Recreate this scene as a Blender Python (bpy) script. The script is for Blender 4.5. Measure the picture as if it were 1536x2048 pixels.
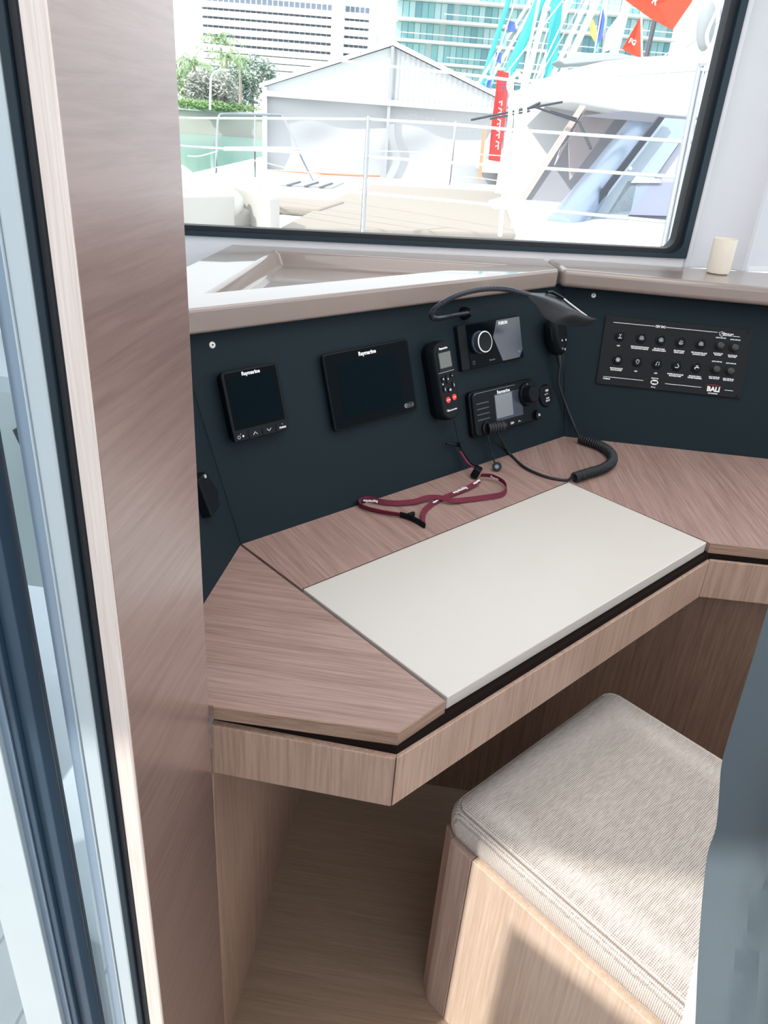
import bpy, bmesh, math, random
from mathutils import Vector, Matrix
random.seed(7)
for o in list(bpy.data.objects): bpy.data.objects.remove(o)
sc = bpy.context.scene
COL = sc.collection
PI = math.pi
def V(*a): return Vector(a)

# ------------------------------------------------------------------ camera
S = 0.65                       # metres per unit of camera height above the desk
EYE = 1.38                     # camera height above the cabin floor
F = 1512.0
RT = Vector((0.74321547, -0.66557754, 0.06809776))
DN = Vector((-0.26251731, -0.38372262, -0.8853483))
FW = Vector((0.6153986, 0.64012771, -0.45991421))
EYEP = V(0, 0, EYE)
cam_d = bpy.data.cameras.new('camera'); cam = bpy.data.objects.new('camera', cam_d); COL.objects.link(cam)
m = Matrix.Identity(4)
for i in range(3):
    m[i][0] = RT[i]; m[i][1] = -DN[i]; m[i][2] = -FW[i]; m[i][3] = EYEP[i]
cam.matrix_world = m
cam_d.sensor_fit = 'VERTICAL'; cam_d.sensor_height = 36; cam_d.lens = F / 2048 * 36
cam_d.clip_start = 0.02; cam_d.clip_end = 2000
sc.camera = cam
# ------------------------------------------------------------------ sky, sun, exposure
w = bpy.data.worlds.new('sky'); sc.world = w; w.use_nodes = True
bg = w.node_tree.nodes['Background']
bg.inputs[0].default_value = (0.95, 0.955, 1.0, 1); bg.inputs[1].default_value = 1.95
sd = bpy.data.lights.new('sun', 'SUN'); sd.energy = 3.4; sd.angle = math.radians(0.9); sd.color = (1.0, 0.95, 0.88)
sun = bpy.data.objects.new('sun', sd); COL.objects.link(sun)
_el = math.radians(42)
sdir = Vector((-0.985 * math.cos(_el), 0.172 * math.cos(_el), math.sin(_el)))
sun.rotation_euler = sdir.to_track_quat('Z', 'Y').to_euler(); sun.location = (-3, 0, 5)
vs = sc.view_settings
vs.view_transform = 'Standard'; vs.look = 'None'; vs.gamma = 1; vs.use_curve_mapping = False
vs.exposure = 0.22
# added area fill under the saloon ceiling, lifts the desk and other tops
ad_ = bpy.data.lights.new('added_top_fill', 'AREA'); ad_.shape = 'RECTANGLE'; ad_.size = 1.3; ad_.size_y = 1.0; ad_.energy = 11; ad_.color = (1.0, 0.93, 0.90)
al_ = bpy.data.objects.new('added_top_fill', ad_); COL.objects.link(al_); al_.location = (1.0, .45, 2.08); al_.rotation_euler = (0, 0, .7)

# ------------------------------------------------------------------ geometry of the place
def U(x, y, z): return V(x * S, y * S, EYE + z * S)
def ray(px, py): return RT * (px - 768) + DN * (py - 1024) + FW * F
def gz(px, py, z):             # the point of the horizontal plane z (metres) seen there
    d = ray(px, py); return EYEP + d * ((z - EYE) / d.z)
def gd(px, py, dist):          # a point at the given forward distance
    return EYEP + ray(px, py) * (dist / F)
def gp(px, py, P, n):
    d = ray(px, py); return EYEP + d * ((P - EYEP).dot(n) / d.dot(n))
s18, c18 = math.sin(math.radians(18)), math.cos(math.radians(18))
class Frame:                   # a console panel leaning back 18 degrees: x along, y up the panel, z out of it
    def __init__(f, P, d):
        f.P = U(*P); f.d = V(d[0], d[1], 0).normalized(); f.out = V(-f.d.y, f.d.x, 0)
        f.u = f.out * s18 + V(0, 0, 1) * c18; f.n = f.d.cross(f.u)
    def pt(f, x, y, z=0): return f.P + (f.d * x + f.u * y + f.n * z) * S      # desk units
    def mat(f, x, y, z=0, rot=0):
        M = Matrix.Identity(4); p = f.pt(x, y, z)
        for i in range(3):
            M[i][0] = f.d[i]; M[i][1] = f.u[i]; M[i][2] = f.n[i]; M[i][3] = p[i]
        return M @ Matrix.Rotation(rot, 4, 'Z')
    def see(f, px, py, pr=0): return gp(px, py, f.P + f.n * pr, f.n)          # pr in metres
MAIN = Frame((0, 1.467, -1), (1, 0)); RIGHT = Frame((2.304, 1.464, -1), (.6521, -.7581)); LEFT = Frame((.46, 1.088, -1), (.762, .647))
DV = V(.763, .647, 0); NV = V(-.647, .763, 0)      # fore-and-aft, and to port

# ------------------------------------------------------------------ materials
MATS = {}
def mat(name, col, rough=.5, metal=0, bump=0, bscale=200, trans=0, emit=0, spec=.5, coat=0, var=0, vscale=8):
    if name in MATS: return MATS[name]
    m = bpy.data.materials.new(name); m.use_nodes = True; nt = m.node_tree; b = nt.nodes['Principled BSDF']
    b.inputs['Base Color'].default_value = (*col, 1); b.inputs['Roughness'].default_value = rough; b.inputs['Metallic'].default_value = metal
    b.inputs['Specular IOR Level'].default_value = spec; b.inputs['Coat Weight'].default_value = coat
    b.inputs['Transmission Weight'].default_value = trans
    if emit: b.inputs['Emission Color'].default_value = (*col, 1); b.inputs['Emission Strength'].default_value = emit
    tc = nt.nodes.new('ShaderNodeTexCoord')
    if bump:
        n = nt.nodes.new('ShaderNodeTexNoise'); n.inputs['Scale'].default_value = bscale; n.inputs['Detail'].default_value = 3
        bp = nt.nodes.new('ShaderNodeBump'); bp.inputs['Strength'].default_value = bump; bp.inputs['Distance'].default_value = .002
        nt.links.new(tc.outputs['Object'], n.inputs['Vector']); nt.links.new(n.outputs['Fac'], bp.inputs['Height']); nt.links.new(bp.outputs['Normal'], b.inputs['Normal'])
    n2 = nt.nodes.new('ShaderNodeTexNoise'); n2.inputs['Scale'].default_value = vscale; n2.inputs['Detail'].default_value = 4
    r = nt.nodes.new('ShaderNodeMapRange'); r.inputs['To Min'].default_value = 1 - (var or .04); r.inputs['To Max'].default_value = 1 + (var or .04)
    mx = nt.nodes.new('ShaderNodeVectorMath'); mx.operation = 'SCALE'; mx.inputs[0].default_value = col
    nt.links.new(tc.outputs['Object'], n2.inputs['Vector']); nt.links.new(n2.outputs['Fac'], r.inputs['Value'])
    nt.links.new(r.outputs[0], mx.inputs['Scale']); nt.links.new(mx.outputs[0], b.inputs['Base Color'])
    MATS[name] = m; return m
def wood(name, ang=0, vertical=False, c1=(.30, .19, .15), c2=(.45, .31, .26), rough=.42, fine=1.0, bump=.25, spec=.5, coat=0):
    if name in MATS: return MATS[name]
    m = bpy.data.materials.new(name); m.use_nodes = True; nt = m.node_tree; b = nt.nodes['Principled BSDF']
    tc = nt.nodes.new('ShaderNodeTexCoord'); mp = nt.nodes.new('ShaderNodeMapping'); mp.vector_type = 'TEXTURE'
    mp.inputs['Rotation'].default_value = (0, 0, ang)
    mp.inputs['Scale'].default_value = (.05 / fine, .05 / fine, 1.6) if vertical else (1.6, .05 / fine, .05 / fine)
    n = nt.nodes.new('ShaderNodeTexNoise'); n.inputs['Scale'].default_value = 14; n.inputs['Detail'].default_value = 5; n.inputs['Roughness'].default_value = .62; n.inputs['Distortion'].default_value = .35
    n2 = nt.nodes.new('ShaderNodeTexNoise'); n2.inputs['Scale'].default_value = 2.2; n2.inputs['Detail'].default_value = 2
    ad = nt.nodes.new('ShaderNodeMath'); ad.operation = 'MULTIPLY_ADD'; ad.inputs[1].default_value = .35
    cr = nt.nodes.new('ShaderNodeValToRGB'); cr.color_ramp.elements[0].position = .46; cr.color_ramp.elements[1].position = .82
    cr.color_ramp.elements[0].color = (*c1, 1); cr.color_ramp.elements[1].color = (*c2, 1)
    bp = nt.nodes.new('ShaderNodeBump'); bp.inputs['Strength'].default_value = bump; bp.inputs['Distance'].default_value = .001
    L = nt.links.new
    L(tc.outputs['Object'], mp.inputs['Vector']); L(mp.outputs[0], n.inputs['Vector']); L(mp.outputs[0], n2.inputs['Vector'])
    L(n2.outputs['Fac'], ad.inputs[0]); L(n.outputs['Fac'], ad.inputs[2]); L(ad.outputs[0], cr.inputs['Fac'])
    L(cr.outputs[0], b.inputs['Base Color']); L(n.outputs['Fac'], bp.inputs['Height']); L(bp.outputs['Normal'], b.inputs['Normal'])
    b.inputs['Roughness'].default_value = rough; b.inputs['Specular IOR Level'].default_value = spec
    b.inputs['Coat Weight'].default_value = coat; b.inputs['Coat Roughness'].default_value = .27; b.inputs['Coat IOR'].default_value = 2.2
    MATS[name] = m; return m
def weave(name, col, dark):
    m = bpy.data.materials.new(name); m.use_nodes = True; nt = m.node_tree; b = nt.nodes['Principled BSDF']; L = nt.links.new
    tc = nt.nodes.new('ShaderNodeTexCoord')
    outs = []
    for ax, sc_ in ((0, 760), (1, 900)):
        wv = nt.nodes.new('ShaderNodeTexWave'); wv.bands_direction = 'X' if ax == 0 else 'Y'; wv.inputs['Scale'].default_value = sc_ / 6.283 * .80
        wv.inputs['Distortion'].default_value = .9; wv.inputs['Detail'].default_value = 1; L(tc.outputs['Object'], wv.inputs['Vector']); outs.append(wv.outputs['Fac'])
    wz = nt.nodes.new('ShaderNodeTexWave'); wz.bands_direction = 'Z'; wz.inputs['Scale'].default_value = 75; L(tc.outputs['Object'], wz.inputs['Vector'])
    mu = nt.nodes.new('ShaderNodeMath'); mu.operation = 'MULTIPLY'; L(outs[0], mu.inputs[0]); L(outs[1], mu.inputs[1])
    mz = nt.nodes.new('ShaderNodeMath'); mz.operation = 'MULTIPLY_ADD'; mz.inputs[1].default_value = .12; L(wz.outputs['Fac'], mz.inputs[0]); L(mu.outputs[0], mz.inputs[2])
    n = nt.nodes.new('ShaderNodeTexNoise'); n.inputs['Scale'].default_value = 500; mp = nt.nodes.new('ShaderNodeMapping'); mp.inputs['Scale'].default_value = (.12, 1, 1)
    L(tc.outputs['Object'], mp.inputs[0]); L(mp.outputs[0], n.inputs['Vector'])
    a2 = nt.nodes.new('ShaderNodeMath'); a2.operation = 'MULTIPLY_ADD'; a2.inputs[1].default_value = .5; L(n.outputs['Fac'], a2.inputs[0]); L(mz.outputs[0], a2.inputs[2])
    cr = nt.nodes.new('ShaderNodeValToRGB'); cr.color_ramp.elements[0].position = .22; cr.color_ramp.elements[1].position = .62
    cr.color_ramp.elements[0].color = (*dark, 1); cr.color_ramp.elements[1].color = (*col, 1); L(a2.outputs[0], cr.inputs['Fac']); L(cr.outputs[0], b.inputs['Base Color'])
    bp = nt.nodes.new('ShaderNodeBump'); bp.inputs['Strength'].default_value = .5; bp.inputs['Distance'].default_value = .001; L(a2.outputs[0], bp.inputs['Height']); L(bp.outputs['Normal'], b.inputs['Normal'])
    b.inputs['Roughness'].default_value = .9; b.inputs['Specular IOR Level'].default_value = .2
    MATS[name] = m; return m
def glass(name, tint=(1, 1, 1), refl=.08, haze=0):
    m = bpy.data.materials.new(name); m.use_nodes = True; nt = m.node_tree; nt.nodes.remove(nt.nodes['Principled BSDF']); L = nt.links.new
    o = nt.nodes['Material Output']; t = nt.nodes.new('ShaderNodeBsdfTransparent'); t.inputs[0].default_value = (*tint, 1)
    g = nt.nodes.new('ShaderNodeBsdfGlossy'); g.inputs['Roughness'].default_value = .02
    fr = nt.nodes.new('ShaderNodeLayerWeight'); fr.inputs['Blend'].default_value = .12
    mr = nt.nodes.new('ShaderNodeMath'); mr.operation = 'MULTIPLY'; mr.inputs[1].default_value = .6; L(fr.outputs['Fresnel'], mr.inputs[0])
    mx = nt.nodes.new('ShaderNodeMixShader'); L(mr.outputs[0], mx.inputs[0]); L(t.outputs[0], mx.inputs[1]); L(g.outputs[0], mx.inputs[2])
    last = mx
    if haze:
        d = nt.nodes.new('ShaderNodeBsdfDiffuse'); d.inputs[0].default_value = (.9, .92, .95, 1); m2 = nt.nodes.new('ShaderNodeMixShader'); m2.inputs[0].default_value = haze
        L(mx.outputs[0], m2.inputs[1]); L(d.outputs[0], m2.inputs[2]); last = m2
    L(last.outputs[0], o.inputs[0]); MATS[name] = m; return m

A40 = math.atan2(.647, .763); A50 = math.atan2(-.758, .652)
W_strip = wood('oak veneer rear strip', math.radians(90 - 9), rough=.40, c1=(.25, .155, .13), c2=(.40, .27, .235))
W_left = wood('oak veneer left wing', math.radians(-49.7), rough=.40, c1=(.25, .155, .13), c2=(.40, .27, .235))
W_right = wood('oak veneer right wing', math.radians(45), rough=.40, c1=(.25, .155, .13), c2=(.40, .27, .235))
W_vert = wood('oak veneer vertical grain', 0, True, c1=(.34, .22, .165), c2=(.50, .35, .27), fine=.8)
W_edge = wood('oak edge band', math.radians(-45), c1=(.24, .15, .10), c2=(.40, .27, .20), rough=.5)
W_edgex = wood('oak edge band along desk', 0, c1=(.24, .15, .10), c2=(.40, .27, .20), rough=.5)
W_bulk = wood('glossy walnut bulkhead veneer', A40, c1=(.235, .148, .128), c2=(.325, .218, .192), rough=.34, fine=.5, spec=.6, coat=1.0, bump=.10)
W_pale = wood('pale oak end grain', 0, True, c1=(.74, .64, .57), c2=(.90, .82, .76), fine=2)
W_floor = wood('oak cabin sole', A50, c1=(.27, .19, .13), c2=(.36, .26, .19), rough=.5, fine=1.1)
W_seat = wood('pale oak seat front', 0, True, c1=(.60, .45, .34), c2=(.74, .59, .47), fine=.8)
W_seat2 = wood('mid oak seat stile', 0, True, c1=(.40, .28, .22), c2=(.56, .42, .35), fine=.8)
M_navy = mat('navy laminate', (.010, .020, .026), .6, bump=.05, bscale=900, spec=.12)
M_lid = mat('cream lacquer lid', (.62, .585, .54), .33, var=.02)
M_ledge = mat('taupe moulded vinyl', (.27, .215, .19), .36, coat=.7, bump=.08, bscale=700, var=.03, spec=.7)
M_white = mat('white gelcoat', (.80, .81, .84), .3)
M_whiteM = mat('white satin liner', (.66, .67, .71), .45)
M_black = mat('black plastic', (.003, .005, .007), .4, spec=.2)
M_blackS = mat('satin black plastic', (.006, .009, .012), .5, spec=.15)
M_blackG = mat('gloss black glass', (.0015, .004, .006), .15, spec=.03)
M_rubber = mat('black rubber', (.010, .013, .018), .55)
M_rubberB = mat('dark blue rubber', (.006, .022, .036), .55)
M_alu = mat('anodised aluminium pale blue', (.57, .67, .71), .35)
M_alub = mat('anodised aluminium slate', (.25, .35, .45), .38, metal=.2)
M_alud = mat('dark slate aluminium', (.035, .075, .12), .4)
M_gap = mat('dark joint', (.012, .007, .006), .9, spec=.1)
M_print = mat('white print', (.85, .87, .88), .6)
M_printg = mat('grey print', (.30, .32, .33), .6)
M_chrome = mat('chrome', (.85, .86, .88), .12, metal=1)
M_steel = mat('polished stainless steel', (.42, .43, .45), .25, metal=1)
M_screw = mat('brushed screw head', (.75, .74, .72), .4, metal=.4)
M_red = mat('red rubber key', (.75, .04, .03), .45)
M_redp = mat('red print', (.5, .03, .04), .5)
M_lcd = mat('green grey lcd', (.11, .13, .115), .25)
M_lcd2 = mat('grey radio lcd', (.22, .25, .27), .15)
M_slate = mat('slate glass screen', (.045, .06, .085), .15)
M_maroon = mat('maroon webbing', (.14, .008, .030), .8, bump=.3, bscale=1500)
M_wax = mat('cream frosted wax cup', (.78, .72, .62), .4, var=.05, vscale=30)
M_weave = weave('beige woven fabric', (.74, .68, .63), (.26, .22, .19))
M_cloth = mat('blue grey cloth', (.125, .165, .19), .75, bump=.15, bscale=900, var=.12, vscale=3)
M_cloth2 = mat('white cloth', (.80, .82, .80), .8)
G_win = glass('window glass', (.93, .97, .97), haze=.012)
G_door = glass('door glass', (.82, .90, .93), haze=.05)

# ------------------------------------------------------------------ builders
MW = {}
def tag(o, label=None, cat=None, group=None, kind=None):
    if label: o['label'] = label
    if cat: o['category'] = cat
    if group: o['group'] = group
    if kind: o['kind'] = kind
    return o
def empty(name, M, label=None, cat=None, group=None, kind=None):
    if isinstance(M, Vector): M = Matrix.Translation(M)
    o = bpy.data.objects.new(name, None); COL.objects.link(o); o.matrix_world = M; MW[o.name] = M.copy(); o.empty_display_size = .05
    return tag(o, label, cat, group, kind)
class MB:
    def __init__(s): s.v = []; s.f = []
    def add(s, vs, fs):
        k = len(s.v); s.v += [Vector(v) for v in vs]; s.f += [[k + i for i in f] for f in fs]; return s
    def box(s, c, h, R=None):
        c = Vector(c); R = R or Matrix.Identity(3); h = Vector(h)
        vs = [c + R @ Vector((x * h.x, y * h.y, z * h.z)) for x in (-1, 1) for y in (-1, 1) for z in (-1, 1)]
        return s.add(vs, [(0, 1, 3, 2), (4, 6, 7, 5), (0, 4, 5, 1), (2, 3, 7, 6), (0, 2, 6, 4), (1, 5, 7, 3)])
    def prism(s, pts, ext):
        n = len(pts); ext = Vector(ext); pts = [Vector(p) for p in pts]
        s.add(pts + [p + ext for p in pts], [list(range(n))[::-1], list(range(n, 2 * n))] + [(i, (i + 1) % n, n + (i + 1) % n, n + i) for i in range(n)]); return s
    def rrect(s, x, y, z, w, h, d, r, seg=5):        # rounded slab, w x h in xy, from z to z+d
        pts = []
        for cx, cy, a in ((x + w / 2 - r, y + h / 2 - r, 0), (x - w / 2 + r, y + h / 2 - r, 90), (x - w / 2 + r, y - h / 2 + r, 180), (x + w / 2 - r, y - h / 2 + r, 270)):
            for k in range(seg + 1):
                t = math.radians(a + 90 * k / seg); pts.append((cx + r * math.cos(t), cy + r * math.sin(t), z))
        return s.prism(pts, (0, 0, d))
    def tube(s, pts, r, n=8, closed=False, caps=True):
        pts = [Vector(p) for p in pts]; N = len(pts); rs = r if isinstance(r, (list, tuple)) else [r] * N
        k0 = len(s.v); prev = None
        for i, p in enumerate(pts):
            if closed: t = pts[(i + 1) % N] - pts[i - 1]
            else: t = pts[min(i + 1, N - 1)] - pts[max(i - 1, 0)]
            t = t.normalized() if t.length > 1e-9 else Vector((0, 0, 1))
            if prev is None:
                a = t.orthogonal().normalized()
            else:
                a = prev - t * prev.dot(t); a = a.normalized() if a.length > 1e-6 else t.orthogonal().normalized()
            prev = a; b = t.cross(a)
            for j in range(n):
                th = 2 * PI * j / n; s.v.append(p + (a * math.cos(th) + b * math.sin(th)) * rs[i])
        for i in range(N if closed else N - 1):
            for j in range(n):
                a0 = k0 + i * n; b0 = k0 + ((i + 1) % N) * n
                s.f.append([a0 + j, a0 + (j + 1) % n, b0 + (j + 1) % n, b0 + j])
        if caps and not closed:
            s.f.append([k0 + j for j in range(n)][::-1]); s.f.append([k0 + (N - 1) * n + j for j in range(n)])
        return s
    def lathe(s, prof, n=28, M=None):                 # profile of (r, z)
        M = M or Matrix.Identity(4); k0 = len(s.v); N = len(prof)
        for r, z in prof:
            for j in range(n):
                t = 2 * PI * j / n; s.v.append(M @ Vector((max(r, 1e-5) * math.cos(t), max(r, 1e-5) * math.sin(t), z)))
        for i in range(N - 1):
            for j in range(n): s.f.append([k0 + i * n + j, k0 + i * n + (j + 1) % n, k0 + (i + 1) * n + (j + 1) % n, k0 + (i + 1) * n + j])
        return s
    def ell(s, c, r, n=16, m_=10, R=None):
        R = R or Matrix.Identity(3); c = Vector(c); k0 = len(s.v)
        for i in range(m_ + 1):
            ph = PI * i / m_
            for j in range(n):
                t = 2 * PI * j / n; rr = max(math.sin(ph), 1e-4)
                s.v.append(c + R @ Vector((r[0] * rr * math.cos(t), r[1] * rr * math.sin(t), r[2] * math.cos(ph))))
        for i in range(m_):
            for j in range(n): s.f.append([k0 + i * n + j, k0 + (i + 1) * n + j, k0 + (i + 1) * n + (j + 1) % n, k0 + i * n + (j + 1) % n])
        return s
    def ribbon(s, pts, wv, t=.0008):                  # strip centred on pts with half-width vectors wv
        n = len(pts); vs = []
        for i, p in enumerate(pts):
            p = Vector(p); w_ = Vector(wv[i]); tg = (Vector(pts[min(i + 1, n - 1)]) - Vector(pts[max(i - 1, 0)])).normalized(); nn = tg.cross(w_).normalized() * t
            vs += [p - w_ + nn, p + w_ + nn, p + w_ - nn, p - w_ - nn]
        fs = [(0, 1, 2, 3), tuple(4 * (n - 1) + k for k in (3, 2, 1, 0))]
        for i in range(n - 1):
            for k in range(4): fs.append((4 * i + k, 4 * i + (k + 1) % 4, 4 * i + 4 + (k + 1) % 4, 4 * i + 4 + k))
        return s.add(vs, fs)
    def build(s, name, material, parent=None, world=False, bevel=0, smooth=False, seg=2, **tg):
        me = bpy.data.meshes.new(name); o = bpy.data.objects.new(name, me); COL.objects.link(o)
        vs = s.v
        if parent is not None:
            M = MW[parent.name]; MW[o.name] = M
            if world: Mi = M.inverted(); vs = [Mi @ v for v in vs]
            o.parent = parent
        else:
            xs = [v.x for v in vs]; ys = [v.y for v in vs]; zs = [v.z for v in vs]
            L = Vector(((min(xs) + max(xs)) / 2, (min(ys) + max(ys)) / 2, min(zs))); o.location = L; MW[o.name] = Matrix.Translation(L)
            vs = [v - L for v in vs]
        me.from_pydata([tuple(v) for v in vs], [], s.f)
        bm = bmesh.new(); bm.from_mesh(me)
        if bevel: bmesh.ops.remove_doubles(bm, verts=bm.verts, dist=1e-6)
        bmesh.ops.recalc_face_normals(bm, faces=bm.faces); bm.to_mesh(me); bm.free()
        me.materials.append(material)
        if smooth:
            for p in me.polygons: p.use_smooth = True
            me.set_sharp_from_angle(angle=math.radians(40))
        if bevel:
            b = o.modifiers.new('bevel', 'BEVEL'); b.width = bevel; b.segments = seg; b.limit_method = 'ANGLE'; b.angle_limit = math.radians(40)
        return tag(o, **tg)
def spline(pts, n=8):
    pts = [Vector(p) for p in pts]; out = []
    for i in range(len(pts) - 1):
        p0 = pts[max(i - 1, 0)]; p1 = pts[i]; p2 = pts[i + 1]; p3 = pts[min(i + 2, len(pts) - 1)]
        for k in range(n):
            t = k / n; out.append(.5 * ((2 * p1) + (p2 - p0) * t + (2 * p0 - 5 * p1 + 4 * p2 - p3) * t * t + (3 * p1 - p0 - 3 * p2 + p3) * t ** 3))
    out.append(pts[-1]); return out
def text(s, size, material, parent, x, y, z, rot=0, name='lettering', sx=1, bold=0, align='CENTER', M=None):
    cu = bpy.data.curves.new('t', 'FONT'); cu.body = s; cu.size = size; cu.align_x = align; cu.align_y = 'CENTER'; cu.extrude = .0001; cu.offset = bold; cu.resolution_u = 2
    t = bpy.data.objects.new('t', cu); me = bpy.data.meshes.new_from_object(t); bpy.data.objects.remove(t)
    T = M if M is not None else Matrix.Translation((x, y, z)) @ Matrix.Rotation(rot, 4, 'Z') @ Matrix.Diagonal((sx, 1, 1, 1))
    me.transform(T); me.materials.clear(); me.materials.append(material)
    o = bpy.data.objects.new(name, me); COL.objects.link(o); o.parent = parent; MW[o.name] = MW[parent.name]
    return o
def zprism(pts, z0, z1):       # desk-unit plan outline, heights in metres
    return MB().prism([V(x * S, y * S, z0) for x, y in pts], (0, 0, z1 - z0))

# ================================================================== setting
DESK = EYE - S                 # desk top 0.73
def pl(a, b): return DV * a + NV * b          # plan point from fore-and-aft / port coordinates (metres)
nD = .407 * S                  # bulkhead face, port coordinate
aD = .746 * S                  # aft wall line, fore coordinate
def abox(a0, a1, b0, b1, z0, z1): return MB().prism([pl(a0, b0) + V(0, 0, z0), pl(a1, b0) + V(0, 0, z0), pl(a1, b1) + V(0, 0, z0), pl(a0, b1) + V(0, 0, z0)], (0, 0, z1 - z0))
fl = abox(aD + .0, 1.86, -1.6, nD + .019, -.04, 0).build('floor', W_floor, kind='structure')
abox(aD + .001, 1.855, nD + .022, 2.4, -.05, -.002).build('port_side_deck', M_white, label='white deck outside, glimpsed through the narrow gap of the sliding door', cat='deck')
abox(-.415, 2.15, -1.9, 2.0, 2.12, 2.2).build('ceiling', M_white, kind='structure')
# cockpit sole outside the door: pale planks lightened for more bounce, joints open
cs = empty('trim_1', pl(-1, 1) + V(0, 0, 0), kind='structure')
abox(-2.2, aD - .001, -2.0, 2.4, -.08, -.02).build('base', mat('grey caulk', (.35, .30, .29), .8), cs, True)
M_teak = wood('pale teak lifted for bounce', A40, c1=(.70, .62, .60), c2=(.84, .77, .75), rough=.7, fine=.5)
for k in range(40):
    b0 = -1.9 + k * .105
    abox(-2.15, aD - .004, b0, b0 + .099, -.02, -.001).build('plank', M_teak, cs, True)
# port bulkhead between door and desk (the tall wooden panel at the left)
wl = empty('wall_left', pl(aD + .1, nD + .02), kind='structure')
abox(aD, 1.043 * S, nD, nD + .020 * S + .004, 0, 2.12).build('panel', W_bulk, wl, True, bevel=.0015)
abox(aD - .004, aD - .0005, nD - .001, nD + .020 * S + .005, 0, 2.12).build('edge_band', W_pale, wl, True, bevel=.0015)
# bulkhead panel carried on below the desk, with the joint
kh = .745 + .92 + .36          # not used for geometry, only a margin
KC = 1.235 * S * .763 + 1.581 * S * .647      # fore coordinate of the kneehole corner
wk = empty('wall_port', pl(1.3 * S, nD + .01), kind='structure')
abox(1.045 * S, 1.30 * S, nD, nD + .018, 0, DESK - .115).build('panel', W_vert, wk, True, bevel=.001)
abox(1.304 * S, KC + .022, nD + .001, nD + .018, 0, DESK - .115).build('panel', W_vert, wk, True, bevel=.001)
# kneehole front panel, athwartships, also under the right wing; dark oak deepened for shade
abox(KC + .022, KC + .040, -1.35, nD + .018, 0, DESK - .042).build('wall_front', wood('dark oak with kneehole shade', 0, True, c1=(.12, .07, .05), c2=(.20, .125, .09), fine=.8), kind='structure')

# sliding door beside the bulkhead: post, frames and glass
dr = empty('door_1', pl(aD, nD + .1), kind='structure')
def dcol(t0, t1, a0, a1, name, mt, bev=.001): abox(aD + a0, aD + a1, nD + t0 * S, nD + t1 * S, -.02, 2.12).build(name, mt, dr, True, bevel=bev)
dcol(.0215, .0345, -.004, .03, 'seal', M_rubber)
dcol(.0345, .0440, -.0075, .03, 'brush_seal', M_rubberB)
dcol(.0440, .0690, -.0080, .03, 'jamb', M_alu, .002)
dcol(.0690, .0712, -.0095, .03, 'bead', M_alu, .0008)
# rounded jamb nosing
P = []
for k in range(9):
    t = PI / 2 * k / 8; P.append(pl(aD - .0085 + .0 + .03 * (1 - math.cos(t)), nD + .0712 * S + .0225 * math.sin(t)) + V(0, 0, -.02))
P += [pl(aD + .03, nD + .0712 * S) + V(0, 0, -.02)]
MB().prism(P, (0, 0, 2.14)).build('jamb_nosing', M_alub, dr, True, smooth=True)
dcol(.137, .160, -.004, .02, 'stile', M_alud)
dcol(.160, .166, -.010, .02, 'bead', M_alud)
dcol(.166, .178, -.004, .02, 'stile', M_alud)
dcol(.178, .190, -.006, .02, 'stile', M_alub)
dcol(.190, .262, -.012, .02, 'stile', M_alu)
dcol(.262, 1.6, .004, .010, 'pane', G_door, 0)
dcol(.106, .137, .012, .016, 'pane', G_door, 0)

# window wall: glass plane through the bottom corner WA, direction WD towards port
WA = V(2.904 * S, 1.464 * S, 0); WD = V(-.845, .534, 0).normalized(); WO = V(.534, .845, 0).normalized()
WZ = EYE - .395 * S
def wp_(t, z, o=0): return WA + WD * t + WO * o + V(0, 0, z)
win = empty('window_1', wp_(.9, WZ), kind='structure')
WL, WT = 2.1, WZ + .86
def wq(px, py): return gp(px, py, WA, WO)
def ringpts(off, r, zoff=0, seg=8):
    x0, x1, z0, z1 = off, WL - off, WZ + off * .60, WT - off; pts = []
    for cx, cz, a in ((x1 - r, z1 - r, 0), (x0 + r, z1 - r, 90), (x0 + r, z0 + r, 180), (x1 - r, z0 + r, 270)):
        for k in range(seg + 1):
            t = math.radians(a + 90 * k / seg); pts.append((cx + r * math.cos(t), cz + r * math.sin(t)))
    return pts
def ring(o_, i_, ro, ri, y0, y1, name, mt, par):
    A = ringpts(o_, ro); B = ringpts(i_, ri); n = len(A); mb = MB()
    vs = [wp_(a, b, y0) for a, b in A] + [wp_(a, b, y0) for a, b in B] + [wp_(a, b, y1) for a, b in A] + [wp_(a, b, y1) for a, b in B]; fs = []
    for i in range(n):
        j = (i + 1) % n
        fs += [(i, j, n + j, n + i), (2 * n + i, 3 * n + i, 3 * n + j, 2 * n + j), (n + i, n + j, 3 * n + j, 3 * n + i), (i, 2 * n + i, 2 * n + j, j)]
    return mb.add(vs, fs).build(name, mt, par, True, smooth=True)
ring(0, .017, .004, .03, -.006, .03, 'frame', M_rubberB, win)
ring(.0165, .034, .03, .026, .006, .034, 'inner_gasket', M_rubber, win)
g = MB().prism([wp_(a, b, .018) for a, b in ringpts(.03, .026)], WO * .006).build('pane', G_win, win, True)
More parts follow.
